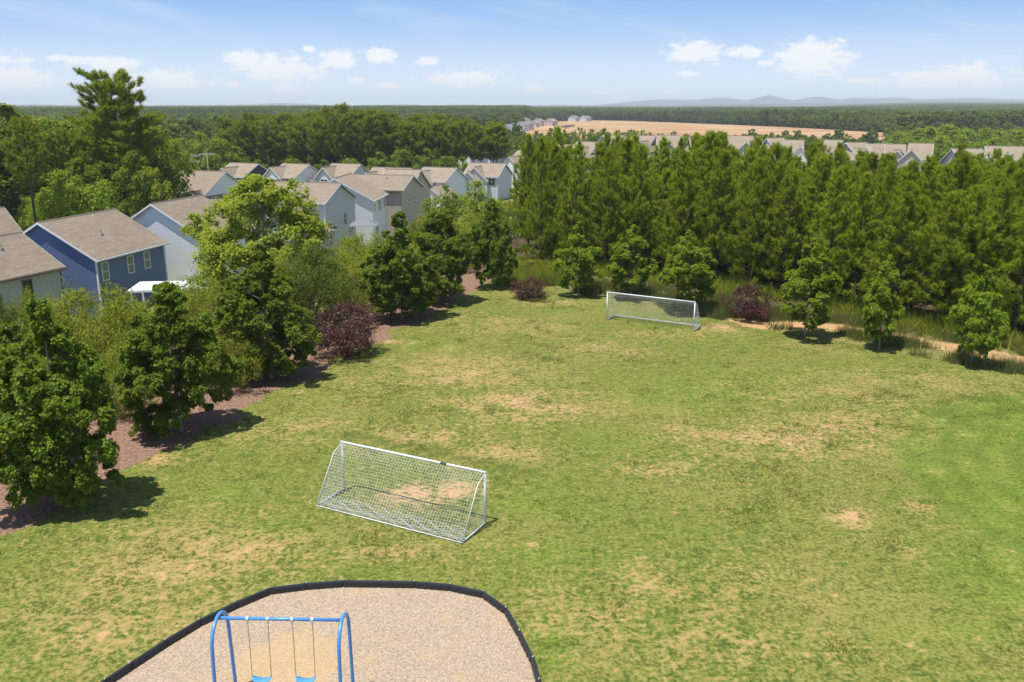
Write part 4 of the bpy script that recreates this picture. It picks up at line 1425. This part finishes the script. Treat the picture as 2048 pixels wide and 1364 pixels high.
# the mass behind
pts = []
for gx_ in np.arange(-2, 76, 3.0):
    for gy_ in np.arange(44, 122, 3.0):
        x, y = gx_ + rn(-1.2, 1.2), gy_ + rn(-1.2, 1.2)
        if y < front_y(x) + 2.2 or math.hypot(x, y) > 112 or x > 0.64 * y + 3:
            continue
        if 1024 + FPX * x / (y * math.cos(PITCH) + CAMZ * math.sin(PITCH)) < 1056:
            continue
        if math.hypot(x - 40, y - 94) < 4.0 and RNG.uniform() < 0.5:
            continue
        if min(math.hypot(x - a, y - b_) for a, b_ in fr) < 1.9:
            continue
        pts.append((x, y))
RNG.shuffle(pts)
pts = pts[:285]
for x, y in pts:
    H = float(RNG.choice([rn(8.0, 10.5), rn(10.2, 12.4), rn(10.6, 12.8), rn(11.8, 13.6)])) - 0.035 * max(0, x - 10)
    K_PINE.put(x, y, rn(0, 6.28), rn(0.85, 1.45), H / 12, 'green pine inside the dense stand, closely surrounded by others of its height', GP)
print('pines', len(pts))

px_tree(K_BUSHT, (1612, 0), 392, 42, 'slim dark leafy tree standing among the pines above the purple leaved tree', unit_r=3.7, D=77, which=0)
px_tree(K_BUSHT, (2010, 0), 455, 70, 'yellow green leafy tree among the pines at the right edge', unit_r=3.7, D=63, which=1)

# ------------------------------------------------------------------ left wood and the line of tall pines
K_OAK = Kind([broadleaf(301, M_OAK, 0.27, 0.16, 130, 55, 0.030, 0.5), broadleaf(302, M_OAK, 0.25, 0.12, 130, 55, 0.030, 0.55), broadleaf(303, M_OAK, 0.30, 0.2, 120, 55, 0.032, 0.55)])
K_TALL = Kind([pine(311, 24, 4.3, 0.22, 150, 1.3, 0.55, 0.10, 15, M_PINE_D, 'top', 'tall_pine', 0.30, 0.85, 0.24)])
px_tree(K_TALL, (232, 0), 152, 150, 'towering pine with a flat layered crown rising above the left wood', unit_r=4.6, D=124, unit_h=24)
GW = 'trees of the left wood'
WOOD = [(-60, 118, 215, 150), (30, 120, 205, 150), (88, 132, 222, 110), (145, 128, 235, 110), (-20, 140, 210, 140), (60, 145, 215, 120), (185, 138, 245, 110), (275, 132, 232, 110), (318, 136, 240, 95),
        (338, 142, 262, 70), (120, 150, 240, 120), (230, 150, 250, 120), (300, 155, 245, 90), (-110, 130, 215, 150), (355, 158, 275, 60), (170, 118, 310, 90), (275, 118, 300, 80)]
WL = ['tall broad tree cut by the left edge in the left wood', 'rounded tall crown at the far left of the left wood skyline', 'lower crown just left of the towering pine', 'thin crowned tree right beside the towering pine on its left',
      'tall crown behind at the left edge of the wood', 'crown second from the left edge of the wood, set back', 'crown under the left branches of the towering pine', 'bright crown just right of the towering pine',
      'round crown at the right end of the left wood', 'small crown at the right end of the left wood by the utility poles', 'set back crown between skyline trees of the left wood', 'crown straight behind the towering pine',
      'set back crown near the right end of the left wood', 'crown outside the left edge, only its side showing', 'low crown behind the small utility pole', 'middle height tree left of the towering trunk', 'middle height tree right of the towering trunk']
for (bx, D, top, wd), lab in zip(WOOD, WL):
    px_tree(K_OAK, (bx, 0), top, wd, lab, unit_r=2.7, group=GW, D=D)
K_UND = Kind([broadleaf(321, M_MAPLE_L, 0.38, 0.05, 90, 60, 0.038, 0.4, 'understory_tree', tr=0.1), broadleaf(322, M_LIGHT, 0.36, 0.05, 70, 60, 0.038, 0.4, 'understory_tree', tr=0.1)])
for k, (bx, D, top, wd, lab) in enumerate([(140, 112, 335, 110, 'bright green understory tree left of the towering trunk'), (205, 112, 355, 90, 'bright understory tree at the foot of the towering trunk'),
                                          (95, 112, 372, 70, 'low bright bush beside the leaning dark trunk'), (60, 116, 385, 50, 'small yellow green bush by the brown fence'), (310, 118, 325, 75, 'yellow green tree before the pale house in the trees'),
                                          (285, 118, 375, 60, 'low green bush left of the white striped gable'), (-10, 118, 330, 80, 'understory tree at the left edge above the fence')]):
    px_tree(K_UND, (bx, 0), top, wd, lab, unit_r=3.8, group='understory trees of the left wood', D=D, which=1 if k in (3, 4) else 0)
K_BARE = Kind([pine(331, 17, 2.2, 0.55, 46, 0.8, 0.5, 0.09, 14, M_PINE_D, 'top', 'pine_tree', 0.22, 0.5)])
for bx, D, top, wd, lab in [(62, 108, 240, 90, 'leaning thin pine with a long bare dark trunk in the left wood'), (135, 122, 262, 70, 'thin half bare pine left of the towering pine')]:
    px_tree(K_BARE, (bx, 0), top, wd, lab, unit_r=2.4, D=D, unit_h=17)

K_LINE = Kind([pine(341 + k, 18, 3.0, 0.42, 80, 0.75, 0.62, 0.12, 13, M_PINE_D, 'top', 'tall_pine', 0.2, 0.4) for k in range(3)])
GT = 'tall pines behind the back row of houses'
rank = 0
xs = np.arange(455, 1006, 17.0)
for k, px in enumerate(xs):
    for lay in range(2):
        pxx = px + rn(-6, 6) + lay * 8
        if pxx > 935 and lay == 1:
            continue
        D = 232 + lay * 16 + rn(-5, 5)
        top = np.interp(pxx, [440, 520, 620, 680, 760, 860, 950, 1005], [252, 236, 238, 226, 236, 246, 248, 256]) + rn(-12, 16) - lay * 4
        if lay == 0:
            lab = f'tall pine {ORD[k] if k < len(ORD) else "late"} from the left in the front line behind the back row roofs' if k < len(ORD) else f'tall thin pine near the right end of the line, {ORD[k - len(ORD)]} before the gap'
        else:
            lab = 'tall pine of the second line, hidden low down by the front line of pines'
        px_tree(K_LINE, (pxx, 0), top, rn(46, 62), lab, unit_r=3.1, group=GT, D=D, unit_h=18)
K_OAK2 = Kind([broadleaf(351 + k, M_OAK, 0.34, 0.10, 90, 42, 0.045, 0.45) for k in range(2)])
MID = [(400, 225, 262, 60), (440, 222, 268, 62), (470, 226, 290, 56), (425, 214, 300, 52), (520, 222, 318, 44), (585, 222, 312, 46), (645, 222, 318, 44), (700, 220, 312, 46), (755, 218, 302, 50),
       (805, 216, 292, 54), (850, 218, 296, 52), (895, 216, 306, 46), (925, 218, 312, 40), (378, 240, 268, 60), (355, 232, 285, 55), (610, 226, 322, 44), (835, 206, 330, 34), (640, 206, 345, 24)]
for k, (bx, D, top, wd) in enumerate(MID):
    px_tree(K_OAK2, (bx, 0), top, wd, f'round leafy tree below the tall pines, {ORD[k]} of those before their trunks', unit_r=3.5, group='leafy trees before the tall pines', D=D)
# scattered trees right of the row over the stand and before the clearing
K_FARI = Kind([broadleaf(361 + k, (M_OAK, M_MAPLE_L)[k], 0.42, 0.06, 80, 42, 0.055, 0.45) for k in range(2)])
for k, (bx, D, top, wd) in enumerate([(1795, 330, 262, 60), (1832, 345, 254, 62), (1862, 325, 250, 64), (1900, 310, 245, 72), (1925, 335, 255, 60), (1962, 305, 252, 70), (2000, 320, 258, 64), (2035, 300, 256, 70), (1880, 290, 268, 60), (1985, 285, 272, 60)]):
    px_tree(K_FARI, (bx, 0), top, wd, f'bright green tree on the right beyond the pine stand, {ORD[k]} of its grove', unit_r=4.3, group='bright grove beyond the stand', D=D, which=1)
for k, (bx, D, top, wd) in enumerate([(1048, 330, 262, 34), (1075, 345, 260, 36), (1102, 335, 254, 38), (1130, 350, 257, 34), (1158, 340, 253, 36), (1183, 350, 256, 34), (1210, 335, 254, 40), (1236, 350, 258, 32), (1262, 345, 257, 34), (1285, 350, 258, 30),
                                      (1300, 380, 263, 26), (1370, 390, 266, 30), (1470, 390, 268, 24), (1540, 385, 263, 28), (1570, 390, 266, 26), (1610, 385, 270, 26)]):
    px_tree(K_FARI, (bx, 0), top, wd, f'round dark tree before the bare orange land, {ORD[k]} along it', unit_r=4.3, group='round trees before the bare land', D=D, which=0)

# ------------------------------------------------------------------ bare building land beyond
m, t = mat('clay')
geo = t.node('ShaderNodeNewGeometry')
P = geo.outputs['Position']
n1 = t.noise(t.vmath('MULTIPLY', P, (0.012, 0.05, 0.05)), 1.0, 6, 0.65)
n2 = t.noise(P, 0.03, 4, 0.6)
c = t.mix(t.step(n1, 0.38, 0.60), (0.31, 0.155, 0.066), (0.41, 0.31, 0.19))
c = t.mix(t.step(n2, 0.68, 0.82), c, (0.16, 0.19, 0.06))
b = t.node('ShaderNodeBsdfPrincipled', {'Base Color': c, 'Roughness': 0.95, 'Specular IOR Level': 0.05})
t.node('ShaderNodeOutputMaterial', {0: b.outputs[0]})
CLAY = m


def ray_ground(px, py):
    lo, hi = 250.0, 2500.0
    for D in np.arange(480, 1400, 2.0):
        p = atD(px, D)
        if zof(py, D) <= hgt(p.x, D):
            return np.array((p.x, D))
    return np.array((atD(px, 1400).x, 1400.0))


far_edge = [(1030, 252), (1060, 249), (1110, 244.5), (1160, 241.5), (1260, 243), (1400, 248.5), (1560, 255.5), (1680, 262.5), (1772, 268)]
fe = np.array([ray_ground(*q) for q in far_edge])
ne = np.array([(q[0] * 490 / q[1], 490.0) for q in fe])
V, F = [], []
nn = 14
for k in range(nn + 1):
    q = fe * (k / nn) + ne * (1 - k / nn)
    V.append(np.concatenate([q, (height(q[:, 0], q[:, 1]) + 0.7)[:, None]], 1))
n = len(fe)
for k in range(nn):
    for i in range(n - 1):
        F.append((k * n + i, k * n + i + 1, (k + 1) * n + i + 1, (k + 1) * n + i))
obj('bare_ground', np_mesh('bare_ground', np.concatenate(V), np.array(F), CLAY, True), kind='structure')


def on_clearing(x, y):
    """x,y arrays: inside the building land or the estate"""
    px = 1024 + FPX * x / (y * math.cos(PITCH) + CAMZ * math.sin(PITCH))
    lim = np.interp(px, [q[0] for q in far_edge], fe[:, 1])
    a = (px > 1040) & (px < 1775) & (y > 485) & (y < lim + 4)
    b_ = (px > 940) & (px < 1120) & (y > 520) & (y < 800)
    return a | b_


# ------------------------------------------------------------------ far woods (one mass nobody could count)
protos = bpy.data.collections.new('far_tree_kinds')
for k in range(5):
    rng = np.random.default_rng(400 + k)
    (V, Fq), C = crown_leaves(rng, (4.2, 3.6, 4.6, 2.6, 5.0)[k], 2.0, (14, 15, 12, 16, 13)[k], 46, 15, 1.15, egg(0.5, 0.55, 0.55) if k != 3 else egg(0.35, 0.9, 0.5), 0.30, 0.75, 0.2, 0.5, 0.75, 0.2)
    protos.objects.link(bpy.data.objects.new('far_crown', np_mesh('far_crown', V, Fq, M_FAR)))


def scatter(name, P3, scl, kinds, label):
    me = bpy.data.meshes.new(name)
    me.vertices.add(len(P3))
    me.vertices.foreach_set('co', np.asarray(P3, np.float32).ravel())
    for nm, arr, ty in (('scl', scl, 'FLOAT'), ('rot', RNG.uniform(0, 6.28, len(P3)), 'FLOAT'), ('pick', kinds, 'INT')):
        a = me.attributes.new(nm, ty, 'POINT')
        a.data.foreach_set('value', np.asarray(arr, np.float32 if ty == 'FLOAT' else np.int32))
    o = obj(name, me, kind='stuff')
    tag(o, label, 'forest')
    ng = bpy.data.node_groups.new(name, 'GeometryNodeTree')
    ng.interface.new_socket('Geometry', in_out='INPUT', socket_type='NodeSocketGeometry')
    ng.interface.new_socket('Geometry', in_out='OUTPUT', socket_type='NodeSocketGeometry')
    N = ng.nodes
    gi, go = N.new('NodeGroupInput'), N.new('NodeGroupOutput')
    ci = N.new('GeometryNodeCollectionInfo')
    ci.inputs['Collection'].default_value = protos
    ci.inputs['Separate Children'].default_value = True
    ci.inputs['Reset Children'].default_value = True
    iop = N.new('GeometryNodeInstanceOnPoints')
    iop.inputs['Pick Instance'].default_value = True

    def na(nm, ty):
        q = N.new('GeometryNodeInputNamedAttribute')
        q.data_type = ty
        q.inputs['Name'].default_value = nm
        return q.outputs['Attribute']
    cx = N.new('ShaderNodeCombineXYZ')
    L = ng.links.new
    L(na('rot', 'FLOAT'), cx.inputs[2])
    L(gi.outputs[0], iop.inputs['Points'])
    L(ci.outputs[0], iop.inputs['Instance'])
    L(na('pick', 'INT'), iop.inputs['Instance Index'])
    L(cx.outputs[0], iop.inputs['Rotation'])
    sc_ = na('scl', 'FLOAT')
    mn = N.new('ShaderNodeMath')
    mn.operation = 'MINIMUM'
    L(sc_, mn.inputs[0])
    mn.inputs[1].default_value = 1.15
    s3 = N.new('ShaderNodeCombineXYZ')
    L(sc_, s3.inputs[0])
    L(sc_, s3.inputs[1])
    L(mn.outputs[0], s3.inputs[2])
    L(s3.outputs[0], iop.inputs['Scale'])
    L(iop.outputs[0], go.inputs[0])
    md = o.modifiers.new('scatter', 'NODES')
    md.node_group = ng
    return o


def ring_points(r0, r1, spacing, half=0.66):
    n = int((2 * r1 * half + 120) * (r1 - r0) / spacing ** 2)
    xs, ys = RNG.uniform(-r1 * half - 60, r1 * half + 60, n), RNG.uniform(r0, r1, n)
    k = (ys >= r0) & (ys < r1) & (np.abs(xs) < ys * half + 40)
    return xs[k], ys[k]


PX, PY, PS = [], [], []
for r0, r1, sp, sc in [(255, 560, 6.6, 0.95), (560, 1300, 7.5, 1.05), (1300, 2600, 11.5, 1.35), (2600, 5200, 20, 1.9), (5200, 9000, 34, 2.6)]:
    x, y = ring_points(r0, r1, sp)
    keep = ~on_clearing(x, y)
    pxx = 1024 + FPX * x / (y * math.cos(PITCH) + CAMZ * math.sin(PITCH))
    s = sc * np.clip(RNG.lognormal(-0.05, 0.22, len(x)), 0.6, 1.5)
    # valley trees before the clearing are young and low; leave the housing plateau open
    if r0 < 560:
        keep &= ~((pxx > 905) & (y < 300))
        young = (pxx > 1000)
        s = np.where(young, s * np.interp(y, [300, 420, 560], [0.62, 0.66, 0.5]), s)
        keep &= ~((pxx > 920) & (pxx < 1010) & (y < 345))
    # wet meadows and power-line gaps
    edge = (pxx > 1020) & (pxx < 1400) & (y > 840) & (y < 1010)
    s = np.where(edge, np.maximum(s, 1.0) * 1.25, s)
    gap = vnoise(x / 260 + 11, y / 260 + 4, 9)
    keep &= ~((gap > 0.86) & (y > 900))
    PX.append(x[keep])
    PY.append(y[keep])
    PS.append(s[keep])
PX, PY, PS = map(np.concatenate, (PX, PY, PS))
kinds = np.where(vnoise(PX / 120, PY / 120, 12) > 0.55, RNG.choice([1, 3, 3, 1], len(PX)), RNG.choice([0, 0, 2, 4, 1], len(PX)))
print('far trees', len(PX))
scatter('forest', np.stack([PX, PY, height(PX, PY) - 0.5 - PS], -1), PS, kinds, 'continuous wood rolling away to the horizon')

# ------------------------------------------------------------------ tall grass and weeds (nobody could count the blades)
def blades(name, px_, py_, hmin, hmax, per, label, material, wdt=0.03, spread=0.28):
    rng = np.random.default_rng(len(px_))
    n = len(px_)
    P3 = np.stack([px_, py_, height(px_, py_)], -1)
    k = np.repeat(np.arange(n), per)
    p = P3[k] + np.concatenate([rng.normal(0, 0.16, (len(k), 2)), np.zeros((len(k), 1))], 1)
    hh = rng.uniform(hmin, hmax, n)[k]
    V = []
    d = unit(np.concatenate([rng.normal(0, spread, (len(k), 2)), np.ones((len(k), 1))], 1))
    ln = hh * rng.uniform(0.55, 1.1, len(k))
    s = unit(np.cross(d, rng.normal(size=d.shape))) * wdt / 2
    V = np.stack([p - s, p + s, p + d * ln[:, None]], 1).reshape(-1, 3)
    o = obj(name, np_mesh(name, V, np.arange(3 * len(k)).reshape(-1, 3), material), kind='stuff')
    return tag(o, label, 'grass')


def ground_mask(px_, py_):
    return np.abs(np.asarray(px_)) < 1e9


qx, qy, qh = [], [], []
for i in range(26000):
    u = RNG.uniform(-0.12, 1.12)
    wdl = RNG.uniform(-0.2, 6.5)
    c0 = e0 + (e1 - e0) * u + en * wdl
    dens_ = 1.0 if wdl < 2.2 else 0.45
    cl_ = vnoise(c0[0] / 1.6, c0[1] / 1.6, 21)
    if RNG.uniform() > dens_ * max(0.0, (cl_ - 0.30) * 2.6):
        continue
    pd = min(np.hypot(c0[0] - a.x - tq * (b.x - a.x), c0[1] - a.y - tq * (b.y - a.y)) for a, b in zip(PATH[:-1], PATH[1:])
             for tq in [min(1, max(0, ((c0[0] - a.x) * (b.x - a.x) + (c0[1] - a.y) * (b.y - a.y)) / (b - a).length_squared))])
    if pd < 1.1:
        continue
    qx.append(c0[0])
    qy.append(c0[1])
blades('tall_grass', np.array(qx), np.array(qy), 0.45, 1.15, 9, 'uncut tall grass and weeds along the far tree row', M_GRASSBLADE)
# darker tufts standing up from the thin turf
n = 26000
qx, qy = RNG.uniform(-22, 36, n), RNG.uniform(19, 74, n)
kp = (d_left(qx, qy) < -0.8) & (vnoise(qx / 1.1, qy / 1.1, 41) + 0.5 * vnoise(qx / 5, qy / 5, 42) > 0.98) & (((qx - e0[0]) * en[0] + (qy - e0[1]) * en[1]) < -0.3)
kp &= ~((qy < 26.5) & (qx < 2.2) & (qx > -13))
blades('grass_tufts', qx[kp], qy[kp], 0.07, 0.15, 12, 'small tufts standing in the thin turf of the field', M_TUFT, 0.025, 0.6)
# weeds at the foot of the pines and left of the purple shrub
qx, qy = [], []
for i in range(7000):
    x = RNG.uniform(-2, 44)
    y = front_y(x) + RNG.normal(-0.8, 1.5)
    if vnoise(x / 2.2, y / 2.2, 31) > 0.42:
        qx.append(x)
        qy.append(float(y))
for i in range(2500):
    qx.append(RNG.uniform(-1.5, 5.5))
    qy.append(RNG.uniform(76, 87))
blades('undergrowth', np.array(qx), np.array(qy), 0.4, 1.5, 10, 'leafy weeds and saplings at the foot of the pines', M_SHRUB, 0.09, 0.6)

# ------------------------------------------------------------------ small things among the houses
p = atD(318, 72)
wt = empty('patio_cover', (p.x, p.y, hgt(p.x, p.y)), 0.187 - 0.05, 'white flat patio cover behind the blue house, half hidden by shrubs', 'patio cover')
zt = zof(572, 72) - hgt(p.x, p.y)
mb = MB()
mb.box(-3.2, 3.2, -1.9, 1.9, zt - 0.1, zt + 0.08)
for q in range(-3, 4):
    mb.box(q * 0.95 - 0.03, q * 0.95 + 0.03, -1.93, 1.93, zt + 0.078, zt + 0.12)
mb.build('canopy', M_WHITEROOF, wt)
for sx in (-3.0, 3.0):
    for sy in (-1.7, 1.7):
        mb = MB()
        mb.box(sx - 0.07, sx + 0.07, sy - 0.07, sy + 0.07, -0.8, zt - 0.1)
        mb.build('post', M_TRIM, wt)
# grey garden canopy at the corner of the white gable house
p = atD(722, 108)
gz = hgt(p.x, p.y)
gc = empty('garden_canopy', (p.x, p.y, gz), 0.1, 'grey cloth garden canopy at the corner of the low wing', 'canopy')
zt = zof(437, 108) - gz
hb_, he_ = zof(449, 108) - gz, 1.75
V = [(-he_, -he_, hb_), (he_, -he_, hb_), (he_, he_, hb_), (-he_, he_, hb_), (-0.35, -0.35, zt), (0.35, -0.35, zt), (0.35, 0.35, zt), (-0.35, 0.35, zt)]
mb = MB()
mb.add(V + [(x, y, z - 0.04) for x, y, z in V[:4]], [(0, 1, 5, 4), (1, 2, 6, 5), (2, 3, 7, 6), (3, 0, 4, 7), (4, 5, 6, 7), (8, 9, 1, 0), (9, 10, 2, 1), (10, 11, 3, 2), (11, 8, 0, 3), (11, 10, 9, 8)])
mb.build('canopy', M_CANOPY, gc)
for sx in (-1.6, 1.6):
    for sy in (-1.6, 1.6):
        mb = MB()
        mb.tube([(sx, sy, -0.5), (sx, sy, hb_ - 0.02)], 0.05, 6)
        mb.build('post', M_GUTTER, gc)


def fence(label, A, B, h=1.8):
    A, B = Vector(A), Vector(B)
    d = B - A
    root = empty('wooden_fence', (A.x, A.y, hgt(A.x, A.y)), math.atan2(d.y, d.x), label, 'fence')
    L, n = d.length, int(d.length / 2.4)
    for k in range(n):
        x0, x1 = L * k / n, L * (k + 1) / n
        q = A + d * ((k + 0.5) / n)
        z = hgt(q.x, q.y) - hgt(A.x, A.y)
        mb = MB()
        nb_ = 15
        for j in range(nb_):
            xa = x0 + (x1 - x0) * j / nb_
            hh = h + 0.03 * math.sin(j * 5.1 + k)
            mb.box(xa + 0.008, xa + (x1 - x0) / nb_ - 0.008, -0.02, 0.0, z - 0.2, z + hh)
        mb.box(x0, x1, 0.001, 0.05, z + 0.35, z + 0.45)
        mb.box(x0, x1, 0.001, 0.05, z + h - 0.4, z + h - 0.3)
        mb.build('panel', M_FENCE, root)
        mb = MB()
        mb.box(x0 - 0.05, x0 + 0.05, 0.051, 0.15, z - 0.3, z + h + 0.05)
        mb.build('post', M_FENCE, root)


a_, b_ = atD(-60, 112), atD(85, 118)
fence('brown wooden fence behind the nearest roof at the left edge', (a_.x, a_.y, 0), (b_.x, b_.y, 0), 2.6)
a_, b_ = atD(828, 128), atD(862, 134)
fence('dark wooden fence right of the beige back wall', (a_.x, a_.y, 0), (b_.x, b_.y, 0), 2.0)
a_, b_ = atD(640, 100), atD(735, 103)
fence('dark wooden fence under the low wing and the grey canopy', (a_.x, a_.y, 0), (b_.x, b_.y, 0), 1.8)


def utility_pole(label, px, D, top, arms):
    p = atD(px, D)
    g = hgt(p.x, p.y)
    H = zof(top, D) - g
    root = empty('utility_pole', (p.x, p.y, g), 0.15, label, 'utility pole', 'utility poles at the wood edge')
    mb = MB()
    mb.tube([(0, 0, -0.5), (0, 0, H)], [0.17, 0.11], 8)
    mb.build('pole', M_POLE, root, smooth=True)
    for k in range(arms):
        z = H - 0.25 - 1.0 * k
        mb = MB()
        mb.box(-1.5, 1.5, 0.1, 0.24, z - 0.09, z + 0.09)
        arm = mb.build('crossarm', M_STEEL, root)
        for x in (-1.35, -0.7, 0.7, 1.35):
            mb = MB()
            mb.tube([(x, 0.17, z + 0.09), (x, 0.17, z + 0.32)], [0.05, 0.03], 6)
            mb.build('insulator', M_BRACKET, arm)


utility_pole('brown utility pole with two crossarms before the dark wood', 381, 160, 309, 2)
utility_pole('grey thinner utility pole with one crossarm right of the brown one', 413, 176, 306, 1)
# brush pile under the pines
p = at(1490, 556)
br = MB()
rb = random.Random(5)
for k in range(90):
    x, y, z = rb.gauss(0, 1.1), rb.gauss(0, 0.6), abs(rb.gauss(0.1, 0.3))
    an, ln = rb.uniform(0, 6.28), rb.uniform(0.6, 1.7)
    dx, dy, dz = math.cos(an) * ln / 2, math.sin(an) * ln / 2, rb.uniform(-0.15, 0.15)
    br.tube([(x - dx, y - dy, max(0.02, z - dz)), (x + dx, y + dy, max(0.02, z + dz))], [0.045, 0.02], 5)
bo = br.build('brush_pile', M_PBARK)
bo.location = (p.x, p.y, hgt(p.x, p.y))
tag(bo, 'dark heap of cut branches under the pines above the purple leaved tree', 'brush pile')

# the air: one even haze round everything
zb = float(Z.min()) - 1.0
hb = MB()
hb.box(float(gx.min()) - 50, float(gx.max()) + 50, -450, float(gy.max()) + 50, zb, 160.0)
m, t = mat('air')
vp = t.node('ShaderNodeVolumePrincipled', {'Color': (0.88, 0.95, 1.0), 'Density': HAZE})
t.node('ShaderNodeOutputMaterial', {1: vp.outputs[0]})
hz_o = hb.build('haze', m, kind='stuff')
tag(hz_o, 'thin blue haze over the distance', 'haze')

# mountains on the skyline
def hills(label_px, D, depth):
    n = 240
    pxs = np.linspace(label_px[0][0], label_px[-1][0], n)
    tops = np.interp(pxs, [q[0] for q in label_px], [q[1] for q in label_px])
    V = []
    rows = [(-depth, 0.0), (-0.6 * depth, 0.35), (-0.25 * depth, 0.8), (0, 1.0), (0.5 * depth, 0.5), (depth, 0.0)]
    for dd, f in rows:
        zz = []
        for px, py in zip(pxs, tops):
            zt = zof(py, D)
            b = 20.0
            zz.append(b + (zt - b) * f)
        x = np.array([atD(px, D).x for px in pxs])
        V.append(np.stack([x, np.full(n, D + dd) + vnoise(pxs / 30, pxs * 0 + dd, 3) * depth * 0.2, np.array(zz)], -1))
    V = np.concatenate(V)
    F = []
    for k in range(len(rows) - 1):
        for i in range(n - 1):
            F.append((k * n + i, k * n + i + 1, (k + 1) * n + i + 1, (k + 1) * n + i))
    obj('hills', np_mesh('hills', V, np.array(F), M_HILL, True), kind='structure')


M_HILL = simple('wooded_hill', (0.045, 0.065, 0.04), 0.95, var=0.4, scale=0.004, spec=0.05)
hills([(1190, 210), (1260, 203), (1310, 199), (1390, 199.5), (1420, 196), (1445, 195), (1490, 200.5), (1515, 194), (1532, 190), (1560, 197), (1585, 200.5), (1620, 193.5), (1645, 194), (1675, 199),
       (1700, 195.5), (1740, 197), (1780, 194.5), (1830, 198.5), (1890, 197), (1930, 195.5), (1980, 197), (2048, 199), (2150, 198), (2300, 206)], 9600, 700)
hills([(440, 213), (500, 209), (545, 206.5), (575, 205.5), (610, 207), (660, 210), (720, 213)], 9600, 600)
